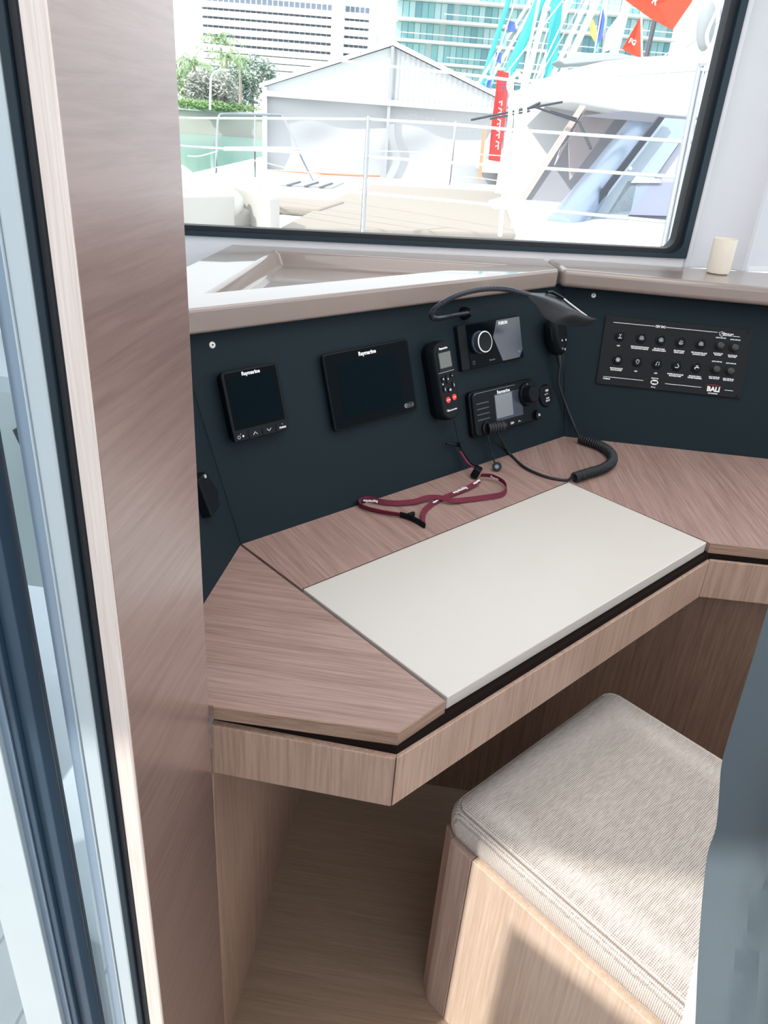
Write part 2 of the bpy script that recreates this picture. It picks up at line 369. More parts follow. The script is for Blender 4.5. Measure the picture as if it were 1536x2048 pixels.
# white sill below the glass and moulded liner to starboard of it
MB().prism([wp_(-.0, EYE - .60 * S, .002), wp_(2.1, EYE - .60 * S, .002), wp_(2.1, WZ, .002), wp_(0, WZ, .002)], WO * .04).build('trim_2', M_white, kind='structure')
MB().prism([wp_(-.6, WT, .0), wp_(2.1, WT, .0), wp_(2.1, WT + .4, .0), wp_(-.6, WT + .4, .0)], WO * .04).build('trim_3', M_white, kind='structure')
prof = [(0, .0), (-.006, -.004), (-.014, -.004), (-.022, .004), (-.07, .012), (-.095, .010), (-.125, .004), (-.140, -.008), (-.150, -.022), (-.158, -.024), (-.168, -.016), (-.172, -.012), (-.42, .03), (-.42, .13), (-.06, .06), (0, .034)]
mb = MB(); n = len(prof); z0, z1 = EYE - .43 * S, 2.12; lean = -.05
vs = [wp_(t, z0, o) for t, o in prof] + [wp_(t, z1, o + lean * 0) for t, o in prof]
mb.add(vs, [list(range(n))[::-1], list(range(n, 2 * n))] + [(i, (i + 1) % n, n + (i + 1) % n, n + i) for i in range(n)])
mb.build('wall_right', M_whiteM, kind='structure', smooth=True, bevel=.003, seg=3)
MB().prism([wp_(-.171, z0, -.014), wp_(-.42, z0, .028), wp_(-.42, z0, .06), wp_(-.171, z0, .02)], (0, 0, .012)).build('baseboard_right', M_white, kind='structure')
# starboard side of the saloon, outside the frame
abox(.3, 2.4, -1.62, -1.58, -.9, 1.02).build('wall_starboard', M_white, kind='structure')
# hull closing the saloon below the windows
abox(1.86, 1.90, -1.62, 1.0, -.9, .86).build('wall_forward', M_white, kind='structure')
# added unseen wall behind the camera, blocks sun and fill from aft
MB().prism([V(-.62, .575, 0), V(-.30, -1.6, 0), V(1.32, -1.02, 0), V(1.32, -1.10, 0), V(-.34, -1.66, 0), V(-.66, .57, 0)], (0, 0, 1.52)).build('aft_sun_block', M_white, kind='structure')

# ================================================================== console panels, ledges
def mitre(Fa, Fb): v = Fa.n.cross(Fb.n); return v * (1 if v.z > 0 else -1)
def mpt(P, mv, Fm, h): k = h * S / mv.dot(Fm.u); return P + mv * k
H = .548
cR = RIGHT.P.copy(); cL = U(.907, 1.467, -1)
mR = mitre(MAIN, RIGHT); mL = mitre(MAIN, LEFT)
def panel(name, pts, Fm, label):
    return MB().prism(pts, -Fm.n * .012).build(name, M_navy, bevel=.0008, label=label, cat='console panel')
eps = .0004
panel('console_panel', [cL + V(eps, 0, 0), cR - V(eps, 0, 0), mpt(cR, mR, MAIN, H) - V(eps, 0, 0), mpt(cL, mL, MAIN, H) + V(eps, 0, 0)], MAIN, 'long navy console panel behind the desk, carrying the two displays and the radios')
panel('console_panel', [cR + RIGHT.d * eps, RIGHT.pt(1.3, 0), RIGHT.pt(1.3, H), mpt(cR, mR, RIGHT, H) + RIGHT.d * eps], RIGHT, 'navy console panel on the right, carrying the black switch panel')
panel('console_panel', [LEFT.P, cL - LEFT.d * eps, mpt(cL, mL, LEFT, H) - LEFT.d * eps, LEFT.pt(0, H)], LEFT, 'narrow navy console panel at the left end, half hidden by the tall wooden bulkhead')

LZ = EYE - .42 * S; LT = .062 * S
out = [(.78, 1.60), (2.290, 1.600), (2.302, 1.612), (2.452, 1.800), (1.53, 2.447), (.78, 1.78)]
inn = [(1.00, 1.742), (2.150, 1.742), (1.545, 2.235)]
bm = bmesh.new()
def loop(pts, z): return [bm.verts.new((x * S, y * S, z)) for x, y in pts]
to = loop(out, LZ); bo = loop(out, LZ - LT); ti = loop(inn, LZ); bi = loop([(1.035, 1.758), (2.11, 1.758), (1.545, 2.205)], LZ - .031)
eds = []
for L_ in (to, ti):
    for i in range(len(L_)): eds.append(bm.edges.new((L_[i], L_[(i + 1) % len(L_)])))
bmesh.ops.triangle_fill(bm, edges=eds, use_beauty=True)
for a, b in ((to, bo), (ti, bi)):
    for i in range(len(a)): j = (i + 1) % len(a); bm.faces.new((a[i], a[j], b[j], b[i]))
bm.faces.new(bi); bm.faces.new(bo)
bmesh.ops.recalc_face_normals(bm, faces=bm.faces)
Lc = V(1.6 * S, 1.8 * S, LZ - LT)
bmesh.ops.translate(bm, verts=bm.verts, vec=-Lc)
me = bpy.data.meshes.new('tray_ledge'); bm.to_mesh(me); bm.free(); me.materials.append(M_ledge)
led = bpy.data.objects.new('tray_ledge', me); COL.objects.link(led); led.location = Lc
bv = led.modifiers.new('b', 'BEVEL'); bv.width = .0065; bv.segments = 3; bv.limit_method = 'ANGLE'; bv.angle_limit = math.radians(30)
for p in me.polygons: p.use_smooth = True
me.set_sharp_from_angle(angle=math.radians(50))
wn = led.modifiers.new('w', 'WEIGHTED_NORMAL')
tag(led, 'taupe moulded ledge with a sunken triangular tray, above the long console panel', 'ledge')
zprism([(2.313, 1.600), (3.05, .735), (3.4, .95), (3.12, 1.232), (2.868, 1.442), (2.463, 1.790)], LZ - LT, LZ).build('side_ledge', M_ledge, bevel=.011, seg=4, smooth=True, label='plain taupe ledge on the right that the cream cup stands on', cat='ledge')

# screw caps of the console
for Fm, px, py, lb in ((MAIN, 424, 690, 'silver screw at the upper left of the long console panel'), (RIGHT, 1187, 591, 'silver screw at the upper left of the right console panel')):
    p = Fm.see(px, py); M = Fm.mat(0, 0); M.translation = p
    r = empty('screw', M, lb, 'screw')
    MB().lathe([(0, .0), (.0052, 0), (.0056, .0012), (.004, .0024), (.0016, .0026), (0, .0026)], 20).build('screw_head', M_screw, r, smooth=True)
    MB().rrect(0, 0, .0026, .0030, .0030, .0002, .0014).build('socket', M_black, r)

# ================================================================== desk
desk = empty('navigation_desk', V(1.0, .70, DESK - .12), 'oak navigation desk with a cream lift-up lid set between two wooden wings', 'desk')
TH = .020
zprism([(.904, .727), (.772, .7205), (.543, .985), (.44, 1.10), (.86, 1.49), (.904, 1.49)], DESK - TH, DESK).build('left_wing', W_left, desk, True, bevel=.001)
zprism([(.911, 1.49), (1.9745, 1.49), (1.9745, 1.2105), (.911, 1.2105)], DESK - TH, DESK).build('rear_strip', W_strip, desk, True, bevel=.0006)
zprism([(1.9795, 1.2075), (1.9765, 1.2105), (1.9765, 1.49), (2.345, 1.49), (3.19, .50), (2.62, .02), (1.983, .724)], DESK - TH, DESK).build('right_wing', W_right, desk, True, bevel=.001)
zprism([(.912, .7285), (1.9735, .7285), (1.9735, 1.2045), (.912, 1.2045)], DESK - .0195, DESK + .0012).build('lid', M_lid, desk, True, bevel=.0016, label='cream lacquered lid')
# banded front edges of the wings
for pts, mt in (([(.772, .7205), (.904, .727), (.904, .7245), (.7705, .718)], W_edgex), ([(.772, .7205), (.7705, .718), (.540, .984), (.543, .986)], W_edge), ([(1.983, .724), (2.62, .02), (2.618, .016), (1.981, .721)], W_edge)):
    zprism(pts, DESK - TH, DESK - .0003).build('edge_band', mt, desk, True)
# shadow gap rail, then aprons
ins = [(.777, .737), (1.972, .745), (2.63, .03), (2.60, .00), (1.965, .690), (.78, .70)]
zprism([(.767, .714), (1.982, .714), (2.618, .020), (2.7, .09), (2.0, .80), (.81, .78), (.60, 1.06), (.548, .998)], DESK - .034, DESK - TH).build('gap_rail', M_gap, desk, True)
AP0 = DESK - .112; AP1 = DESK - .031
def rail(name, a, b, nrm, mt): zprism([a, b, (b[0] + nrm[0], b[1] + nrm[1]), (a[0] + nrm[0], a[1] + nrm[1])], AP0, AP1).build(name, mt, desk, True, bevel=.0012)
rail('apron', (.7595, .7055), (1.974, .7055), (.02, .03), W_vert)
rail('apron', (.757, .7065), (.535, .990), (.03, .022), W_vert)
rail('apron', (1.977, .7065), (2.612, .012), (.03, .03), W_vert)
zprism([(.79, .74), (1.98, .74), (2.6, .08), (2.9, .4), (2.25, 1.42), (1.3, 1.45), (.60, 1.05)], DESK - .040, DESK - .034).build('underside', M_gap, desk, True)

# ================================================================== seat
SX = 1.008 * S; SY = .742 * S
st = empty('bench_seat', V(SX + .2, .25, 0), 'pale oak bench seat base below the beige cushion, its side panel catching the sun', 'seat')
CZ = EYE - 1.40 * S; CB = CZ - .062
MB().prism([V(SX + .003, SY, 0), V(SX, SY - .012, 0), V(SX, .672 * S, 0), V(SX + .02, .672 * S, 0), V(SX + .02, SY, 0)], (0, 0, CB)).build('stile', W_seat2, st, True, bevel=.001)
MB().prism([V(SX + .004, SY + .0, 0), V(SX + .02, SY + .0, 0), V(SX + .02, SY + .022, 0), V(SX + .018, SY + .022, 0)], (0, 0, CB)).build('edge_band', W_vert, st, True)
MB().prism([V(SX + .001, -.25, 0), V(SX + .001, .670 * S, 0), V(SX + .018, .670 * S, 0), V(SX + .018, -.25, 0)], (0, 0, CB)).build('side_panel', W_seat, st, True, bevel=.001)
MB().prism([V(SX + .02, -.25, 0), V(SX + .02, SY + .02, 0), V(1.62 * S, SY + .02, 0), V(1.62 * S, -.25, 0)], (0, 0, CB)).build('carcass', W_vert, st, True)
# cushion: rounded box with a welt seam along the top edge
def cushion():
    x0, x1, y0, y1 = 1.022 * S, 1.700 * S, -.26, .775 * S
    nx, ny = 30, 40; mb = MB(); prof = []
    R = .018
    rings = []
    # stacked rounded-rect rings from bottom to top then dome
    def rr(ins, z, r):
        pts = []
        for cx, cy, a in ((x1 - ins - r, y1 - ins - r, 0), (x0 + ins + r, y1 - ins - r, 90), (x0 + ins + r, y0 + ins + r, 180), (x1 - ins - r, y0 + ins + r, 270)):
            for k in range(9): t = math.radians(a + 90 * k / 8); pts.append(V(cx + r * math.cos(t), cy + r * math.sin(t), z))
        return pts
    L = [(.012, 0, .02), (.003, .004, .025), (0, .012, .028), (-.001, .028, .028), (.000, .042, .028), (.0035, .051, .027), (.0065, .0545, .025), (.0085, .0540, .024), (.0105, .0560, .023), (.016, .0585, .02), (.04, .0605, .02), (.09, .0625, .02), (.14, .063, .02)]
    rs = [rr(i, CB + z, r) for i, z, r in L]; n = len(rs[0])
    vs = [p for r in rs for p in r]; fs = [list(range(n))[::-1], list(range((len(rs) - 1) * n, len(rs) * n))]
    for a in range(len(rs) - 1):
        for j in range(n): fs.append((a * n + j, a * n + (j + 1) % n, (a + 1) * n + (j + 1) % n, (a + 1) * n + j))
    for v in vs:
        v.x += .0015 * math.sin(v.y * 37) * (1 if v.x < x0 + .03 else 0); v.z += .0008 * math.sin(v.x * 31 + v.y * 23)
    return mb.add(vs, fs)
cu = empty('seat_cushion', V(SX + .2, .25, CB), 'square beige woven seat cushion on the bench seat', 'cushion')
cushion().build('cover', M_weave, cu, True, smooth=True)
sp = []
x0, x1, y0, y1 = 1.022 * S + .0078, 1.700 * S - .0078, -.26 + .0078, .775 * S - .0078
sp = [V(x0, y0 + .03, CB + .0545)] + [V(x0 + .024 - .024 * math.cos(t * PI / 16), y1 - .024 + .024 * math.sin(t * PI / 16), CB + .0545) for t in range(9)] + [V(x1 - .024, y1, CB + .0545)]
MB().tube(sp, .0011, 6).build('seam', mat('seam thread', (.25, .21, .18), .9), cu, True)

# ================================================================== instruments on the long panel
def dev(name, Fm, x, y, label, cat, rot=0): return empty(name, Fm.mat(x, y, 0, rot), label, cat)
# instrument display
d = dev('instrument_display', MAIN, 1.011, .3515, 'small square black instrument display with four arrow and menu keys, leftmost on the console', 'display', .015)
w_, h_ = .168 * S, .176 * S
MB().rrect(0, 0, 0, w_ - .004, h_ - .004, .012, .008).build('back_housing', M_black, d, bevel=.001)
MB().rrect(0, 0, .0105, w_, h_, .0085, .007).build('housing', M_blackS, d, bevel=.0015, smooth=True)
MB().rrect(0, .008, .0190, w_ * .90, h_ * .80, .0005, .003).build('screen', M_blackG, d)
MB().rrect(0, .0085, .0195, w_ * .80, h_ * .62, .0002, .001).build('display_area', mat('dark lcd', (.001, .006, .010), .2, spec=.02), d)
for k in range(4):
    kx = (-.375 + .25 * k) * w_
    b = MB().rrect(kx, -h_ * .425, .0188, w_ * .235, h_ * .125, .0012, .002).build('key', M_blackS, d, bevel=.0004)
    z = .02005
    if k == 0:
        ring_ = [(kx - .004 + .0025 * math.cos(t * PI / 8), -h_ * .43 + .0025 * math.sin(t * PI / 8), z) for t in range(16)]
        MB().tube(ring_, .0004, 4, True).build('power_mark', M_print, b); MB().rrect(kx + .004, -h_ * .425, z, .003, .0035, .0002, .001).build('light_mark', M_print, b); MB().rrect(kx, -h_ * .39, z, .0012, .0012, .0002, .0005).build('dot', M_print, b)
    elif k == 3: text('menu', .006, M_print, b, kx, -h_ * .435, z, bold=.0002); MB().rrect(kx, -h_ * .39, z, .0013, .0013, .0002, .0006).build('dot', M_print, b)
    else:
        sg = 1 if k == 1 else -1; y_ = -h_ * .425
        MB().tube([(kx - .004, y_ - .0022 * sg, z), (kx, y_ + .0022 * sg, z), (kx + .004, y_ - .0022 * sg, z)], .0006, 5).build('arrow', M_print, b)
text('Raymarine', .0082, M_print, d, 0, h_ * .43, .0196, bold=.00035)
# chartplotter
d = dev('chart_plotter', MAIN, 1.408, .3355, 'wide black touchscreen chart plotter, switched off, in the middle of the long console panel', 'display', .018)
w_, h_ = .321 * S, .214 * S
MB().rrect(0, 0, 0, w_ - .008, h_ - .008, .008, .006).build('back_housing', M_black, d, bevel=.001)
MB().rrect(0, 0, .006, w_, h_, .007, .006).build('housing', M_blackS, d, bevel=.0018, smooth=True)
MB().rrect(0, 0, .013, w_ * .97, h_ * .96, .0004, .004).build('glass', M_blackG, d)
MB().rrect(-.004, -.001, .0134, w_ * .70, h_ * .70, .0002, .001).build('display_area', mat('dark lcd', (.001, .006, .010), .2, spec=.02), d)
text('Raymarine', .0100, M_print, d, -.002, h_ * .42, .0135, bold=.0004)
bx, by = w_ * .395, -h_ * .40
pts = []
for k in range(24):
    t = 2 * PI * k / 24; pts.append((bx + math.copysign(.008, math.cos(t)) + .0042 * math.cos(t), by + .0042 * math.sin(t), .0137))
MB().tube(pts, .00028, 4, True).build('touch_slider', M_printg, d)
MB().tube([(bx - .0085 + .0026 * math.cos(t * PI / 8), by + .0026 * math.sin(t * PI / 8), .0137) for t in range(16)], .0004, 4, True).build('power_mark', M_print, d)
for k in range(4): MB().tube([(bx - .003 + k * .0038, by - .0022, .0137), (bx - .0024 + k * .0038, by, .0137), (bx - .003 + k * .0038, by + .0022, .0137)], .00025, 4).build('slider_mark', M_print, d)

# remote handset in its holder
d = dev('remote_handset', MAIN, 1.676, .302, 'handheld black remote with a small grey screen and two red keys, held on the console', 'remote', .045)
def sil(wt, wb, h, r, z): 
    pts = []
    for k in range(13): t = PI * k / 12; pts.append((wt / 2 * math.cos(t), h / 2 - wt * .38 + wt * .38 * math.sin(t), z))
    for k in range(13): t = PI + PI * k / 12; pts.append((wb / 2 * math.cos(t), -h / 2 + wb * .38 + wb * .38 * math.sin(t), z))
    return pts
hw, hh = .088 * S, .246 * S
MB().prism(sil(hw * .98, hw * .98, hh * .97, 0, 0), (0, 0, .018)).build('holder', M_black, d, bevel=.002)
# body tapering: wide back, narrower front
A_ = sil(hw * 1.02, hw * .98, hh, 0, .014); B_ = sil(hw * 1.0, hw * .96, hh * .99, 0, .028); C_ = sil(hw * .86, hw * .82, hh * .95, 0, .036); n = len(A_)
mb = MB().add(A_ + B_ + C_, [list(range(n))[::-1], list(range(2 * n, 3 * n))] + [(i, (i + 1) % n, n + (i + 1) % n, n + i) for i in range(n)] + [(n + i, n + (i + 1) % n, 2 * n + (i + 1) % n, 2 * n + i) for i in range(n)])
mb.build('body', M_blackS, d, bevel=.002, smooth=True)
MB().rrect(.001, .040, .036, .040, .040, .0012, .003).build('screen_bezel', M_black, d, bevel=.0005)
MB().rrect(.001, .041, .0372, .033, .030, .0004, .001).build('screen', M_lcd, d)
text('Raymarine', .0055, M_print, d, .001, .064, .0364, bold=.0003)
MB().rrect(.0, .018, .0358, .044, .0012, .0012, .0005).build('trim_line', M_printg, d)
def key(x, y, w, h, mt=None, name='key', lb=None): return MB().rrect(x, y, .0355, w, h, .0026, min(w, h) * .49).build(name, mt or M_black, d, bevel=.0005, **({'label': lb} if lb else {}))
for x, y, w, h, mk in ((-.013, .005, .009, .010, '<'), (0, .003, .009, .018, '+'), (.013, .008, .008, .009, '-'), (-.012, -.015, .009, .013, '('), (.0145, -.011, .008, .014, ')'), (.002, -.019, .011, .009, 'M')):
    b = key(x, y, w, h); text(mk, .006, M_print, b, x, y, .0383, bold=.0003)
MB().rrect(-.0145, -.0045, .0362, .003, .003, .0003, .0014).build('indicator', M_print, d)
for x, tt in ((-.0075, 'STANDBY'), (.0105, 'AUTO')):
    b = key(x, -.0375 + .002 * (x > 0), .0125, .0125, M_red, 'key', 'red key'); text(tt, .0026, M_print, b, x, -.0375 + .002 * (x > 0), .0383, bold=.0001)
text('SmartController', .004, M_print, d, .001, -.059, .0364, bold=.0002)
MB().tube([(-.012 + .003 * math.cos(t * PI / 6), -.058 + .002 * math.sin(t * PI / 6), .0364) for t in range(12)], .0004, 4, True).build('logo_ring', M_print, d)

# stereo head unit
d = dev('stereo_unit', MAIN, 1.940, .387, 'black marine stereo with a round silver-ringed volume knob and slate screen, above the radio', 'stereo', .006)
w_, h_ = .310 * S, .142 * S
MB().rrect(0, 0, 0, w_, h_, .012, .004).build('housing', M_blackS, d, bevel=.002)
MB().rrect(.012, 0, .012, w_ - .026, h_ * .985, .0012, .003).build('front_glass', M_blackG, d, bevel=.0004)
MB().prism([(w_ * .10, h_ * .48, .0132), (w_ * .485, h_ * .48, .0132), (w_ * .485, -h_ * .30, .0132), (w_ * .42, -h_ * .46, .0132), (w_ * .14, -h_ * .46, .0132), (w_ * .02, h_ * .12, .0132)], (0, 0, .0003)).build('screen', M_slate, d)
text('FUSION', .0085, M_print, d, w_ * .20, h_ * .40, .0137, bold=.0006)
kx, ky = -w_ * .21, .006
k = MB().lathe([(.0, .0), (.0235, .0), (.0235, .004), (.0215, .005), (.0215, .017), (.0, .017)], 40, Matrix.Translation((kx, ky, .013))).build('volume_knob', M_slate, d, smooth=True)
MB().lathe([(.0200, .0165), (.0218, .0165), (.0222, .0178), (.0212, .0188), (.0198, .0186), (.0200, .0165)], 40, Matrix.Translation((kx, ky, .013))).build('knob_ring', mat('bright ring', (.9, .92, .92), .3), k, smooth=True)
MB().lathe([(.0, .0182), (.0198, .0182), (.0198, .0165)], 40, Matrix.Translation((kx, ky, .013))).build('knob_cap', M_black, k)
MB().tube([(-w_ * .32 + .003 * math.cos(t * PI / 6), -h_ * .36 + .004 * math.sin(t * PI / 6), .0134) for t in range(12)], .0003, 4, True).build('power_mark', M_printg, d)
text('Bluetooth', .0045, M_printg, d, -w_ * .03, -h_ * .38, .0134); text('HD', .006, M_printg, d, w_ * .42, -h_ * .33, .0137)

# VHF radio
d = dev('vhf_radio', MAIN, 1.967, .168, 'black marine radio with slotted speaker, grey screen and large rotary knob, low on the console', 'radio', -.01)
w_, h_ = .338 * S, .150 * S
MB().rrect(0, 0, 0, w_, h_, .014, .012).build('housing', M_black, d, bevel=.003, smooth=True)
MB().rrect(0, 0, .0135, w_ * .965, h_ * .93, .006, .010).build('face', M_blackS, d, bevel=.002, smooth=True)
MB().tube([(-w_ * .46, h_ * .42, .0200), (-w_ * .44, h_ * .455, .0200), (w_ * .15, h_ * .455, .0200)], .0005, 5).build('face_rim', M_printg, d)
for k in range(4):
    yy = .022 - k * .0115; MB().rrect(-w_ * .355, yy, .0193, .040, .0032, .0018, .0015).build('speaker_slot', mat('grey slot', (.045, .052, .06), .4), d, bevel=.0006)
sx, sy = .0 - .002, .004
MB().rrect(sx + .010, sy, .0193, .092, .058, .0008, .002).build('screen_glass', M_slate, d)
MB().rrect(sx - .006, sy + .002, .0201, .056, .050, .0003, .001).build('screen', M_lcd2, d)
text('Raymarine', .0100, M_print, d, -.006, h_ * .375, .0197, bold=.0004)
k1 = MB().lathe([(0, 0), (.0260, 0), (.0260, .006), (.0235, .009), (.0, .009)], 36, Matrix.Translation((w_ * .31, .018, .019))).build('knob_base', M_black, d, smooth=True)
k2 = MB().lathe([(0, .009), (.0190, .009), (.0185, .024), (.0165, .0262), (0, .0262)], 36, Matrix.Translation((w_ * .31, .018, .019))).build('rotary_knob', M_blackS, d, smooth=True)
MB().rrect(w_ * .31 - .002, .041, .0280, .004, .001, .0003, .0004).build('knob_mark', M_print, k1)
for kx, tt, mt in ((-.013, '[D]', M_redp), (.013, 'O/+', M_print), (.038, '+ -', M_print)):
    b = MB().rrect(kx, -.037, .0193, .024, .013, .0012, .002).build('key', M_black, d, bevel=.0004); text(tt, .007, mt, b, kx, -.037, .0206, bold=.0003)
k3 = MB().lathe([(0, 0), (.0115, 0), (.011, .010), (0, .010)], 28, Matrix.Translation((w_ * .45, -.034, .018))).build('push_knob', M_black, d, smooth=True)
text('16', .008, M_print, k3, w_ * .45, -.034, .0285, bold=.0003)
text('HI', .006, M_print, d, -.036, -.038, .0199, bold=.0003); text('LO', .006, M_print, d, -.036, -.046, .0199, bold=.0003)
# microphone socket and plug
pk = MB().lathe([(0, 0), (.015, 0), (.015, .004), (.0135, .005), (.0, .005)], 28, Matrix.Translation((-w_ * .33, -.033, .019))).build('mic_socket', M_black, d, smooth=True)
pm = Matrix.Translation((-w_ * .33, -.033, .024)) @ Matrix.Rotation(math.radians(62), 4, 'Y')
mb = MB(); prof = []
for k in range(6): prof += [(.0125, .006 * k), (.0125, .006 * k + .0035), (.0108, .006 * k + .0038), (.0108, .006 * k + .0058)]
mb.lathe([(0, 0)] + prof + [(.009, .038), (.0, .038)], 24, pm).build('plug', M_rubber, d, smooth=False)

# USB / aux socket
d = dev('aux_socket', MAIN, 2.216, .166, 'round black socket cover with white usb mark, right of the radio', 'socket')
MB().lathe([(0, 0), (.0265, 0), (.0265, .003), (.024, .0062), (0, .0062)], 40).build('cover', M_black, d, smooth=True)
text('USB', .0065, M_print, d, .001, .012, .0064, bold=.0003); text('AUX', .0055, M_print, d, .002, -.006, .0064, bold=.0002); text('INPUT', .0055, M_print, d, .002, -.012, .0064, bold=.0002)
MB().tube([(-.005, .0035, .0065), (.006, .0035, .0065)], .0004, 4).build('usb_mark', M_print, d); MB().tube([(-.002, .0035, .0065), (.0, .006, .0065), (.003, .006, .0065)], .0004, 4).build('usb_mark', M_print, d); MB().rrect(-.006, .0035, .0062, .003, .003, .0005, .0014).build('usb_mark', M_print, d)

# small device on the left panel
p = LEFT.see(413, 985, .004); M = LEFT.mat(0, 0); M.translation = p
d = empty('wall_speaker', M, 'dark box with a clipped corner on the narrow left console panel, beside the wooden bulkhead', 'speaker')
MB().prism([(-.035, .035, -.004), (.0, .035, -.004), (.016, -.006, -.004), (.004, -.028, -.004), (-.035, -.028, -.004)], (0, 0, .016)).build('housing', M_blackS, d, bevel=.002)
MB().lathe([(0, .012), (.003, .012), (.003, .0135), (0, .0135)], 12, Matrix.Translation((-.010, .030, 0))).build('screw_head', M_screw, d)

# ================================================================== switch panel on the right console panel
d = dev('switch_panel', RIGHT, .343, .3255, 'black engraved switch panel with two rows of round push switches on the right console', 'switch panel')
ox, oy = .343, .3255
def L2(x, y): return (x - ox) * S, (y - oy) * S
MB().rrect(0, 0, 0, .515 * S, .243 * S, .005, .002).build('plate', mat('matt black laminate', (.007, .009, .011), .5, spec=.2), d, bevel=.0008)
zt = .0051
for x, y in ((.098, .437), (.588, .437), (.588, .213), (.098, .213)):
    a, b = L2(x, y); s_ = MB().lathe([(0, .005), (.003, .005), (.003, .0066), (0, .0068)], 16, Matrix.Translation((a, b, 0))).build('screw', M_black, d, smooth=True)
def line(x0, x1, y):
    a, b = L2(x0, y); c, _ = L2(x1, y); MB().rrect((a + c) / 2, b, zt, c - a, .0011, .0002, .0005).build('engraved_line', M_print, d)
line(.115, .262, .4265); line(.301, .482, .4265); line(.535, .56, .418); line(.108, .252, .2325); line(.330, .458, .2295); line(.540, .570, .2285)
def T_(s, x, y, size, bold=.0002, mt=None): a, b = L2(x, y); return text(s, size, mt or M_print, d, a, b, zt, bold=bold)
T_('12V DC', .2815, .4265, .0070, .0004)
T_('POMPES DE CALE\nBILGE PUMPS', .517, .4215, .0034); T_('FUSIBLES', .121, .2255, .0042, .0002)
a, b = L2(.4965, .4225)
MB().tube([(a - .006, b + .003, zt), (a, b + .005, zt), (a + .006, b + .003, zt), (a + .004, b - .003, zt), (a, b - .006, zt), (a - .004, b - .003, zt)], .0007, 4, True).build('shield_mark', M_print, d)
MB().tube([(a - .002, b - .002, zt), (a + .001, b + .001, zt), (a + .003, b + .001, zt)], .0006, 4).build('shield_mark', M_print, d)
caps1 = ['VHF', 'FEUX DE NAVIGATION\nNAVIGATION LIGHTS', 'FEU DE HUNE\nSTEAMING LIGHT', 'FEU DE PONT\nDECK LIGHT', 'FEU DE MOUILLAGE\nANCHOR LIGHT']
caps2 = ['ELECTRONIQUE\nELECTRONICS', 'GPS', 'HIFI', 'POMPE DE DOUCHE\nSHOWER PUMP', "GROUPE D'EAU\nWATER PRESSURE"]
def circ(a, b, r, z, n=16): return [(a + r * math.cos(2 * PI * k / n), b + r * math.sin(2 * PI * k / n), z) for k in range(n)]
def icon(kind, a, b, par):
    z = .0093; q = lambda pts, cl=False, r=.00055: MB().tube([(a + x, b + y, z) for x, y in pts], r, 4, cl).build('icon', M_print, par)
    if kind == 'ant': q([(-.0045, -.0045), (.0045, -.0045)], r=.0008); q([(0, -.004), (0, .003)], r=.0007); q([(-.003, .0045), (0, .002), (.003, .0045)]); 
    elif kind == 'light':
        q([(-.0022, -.003), (-.003, .0005), (0, .0042), (.003, .0005), (.0022, -.003)], True); q([(0, -.002), (-.0008, .001), (.0008, .001)], True)
        for k in range(7): t = math.radians(-30 + 40 * k); q([(.0042 * math.cos(t), .0042 * math.sin(t)), (.0058 * math.cos(t), .0058 * math.sin(t))])
    elif kind == 'sail': q([(-.005, -.0025), (.005, -.0025), (.003, -.005), (-.003, -.005)], True); q([(-.0035, -.001), (0, .005), (0, -.001)], True); q([(x * .001 + .003, y * .001 + .0015) for x, y in ((-1, 0), (0, 1), (1, 0), (0, -1))], True)
    elif kind == 'wheel':
        q([(.003 * math.cos(t * PI / 5), .003 * math.sin(t * PI / 5)) for t in range(10)], True); q([(.0012 * math.cos(t * PI / 3), .0012 * math.sin(t * PI / 3)) for t in range(6)], True)
        for k in range(8): t = PI / 4 * k; q([(.003 * math.cos(t), .003 * math.sin(t)), (.0058 * math.cos(t), .0058 * math.sin(t))])
    elif kind == 'pin': q([(0, -.0055), (-.0035, .0), (-.0035, .003), (0, .0055), (.0035, .003), (.0035, 0)], True); q([(.001, .0018), (-.001, .0018), (0, .003)], True)
    elif kind == 'note': q([(-.003, -.0035), (-.002, .003), (.0035, .004), (.003, -.0025)]); q([(-.004, -.004), (-.003, -.003)], r=.0012); q([(.002, -.003), (.003, -.002)], r=.0012)
    elif kind == 'pump': q([(-.005, -.004), (.002, -.0045), (.004, -.001), (.001, .002)], r=.0009); q([(.001, .002), (.001, .0055)], r=.0006)
    elif kind == 'tap': q([(-.004, -.004), (-.004, 0), (.002, .001), (.005, -.001)], r=.0012); q([(0, .001), (0, .004)], r=.0009); q([(-.003, .0045), (.003, .0045)], r=.0006)
for row, (xs, y, caps, ics) in enumerate((([.145, .221, .290, .360, .430], .380, caps1, ['ant', 'light', 'light', 'sail', 'light']), ([.150, .220, .291, .360, .429], .2965, caps2, ['wheel', 'pin', 'note', 'pump', 'tap']))):
    for x, cp, ic in zip(xs, caps, ics):
        a, b = L2(x, y)
        k = MB().lathe([(.0096, .005), (.0125, .005), (.0125, .0064), (.0115, .0072), (.0098, .0072), (.0096, .005)], 28, Matrix.Translation((a, b, 0))).build('switch', M_black, d, smooth=True)
        k_ = MB().lathe([(0, .0088), (.0078, .0088), (.0088, .0078), (.0088, .005)], 28, Matrix.Translation((a, b, 0))).build('button', M_blackS, k, smooth=True)
        icon(ic, a, b, k)
        T_(cp, x, y - .034, .0040)
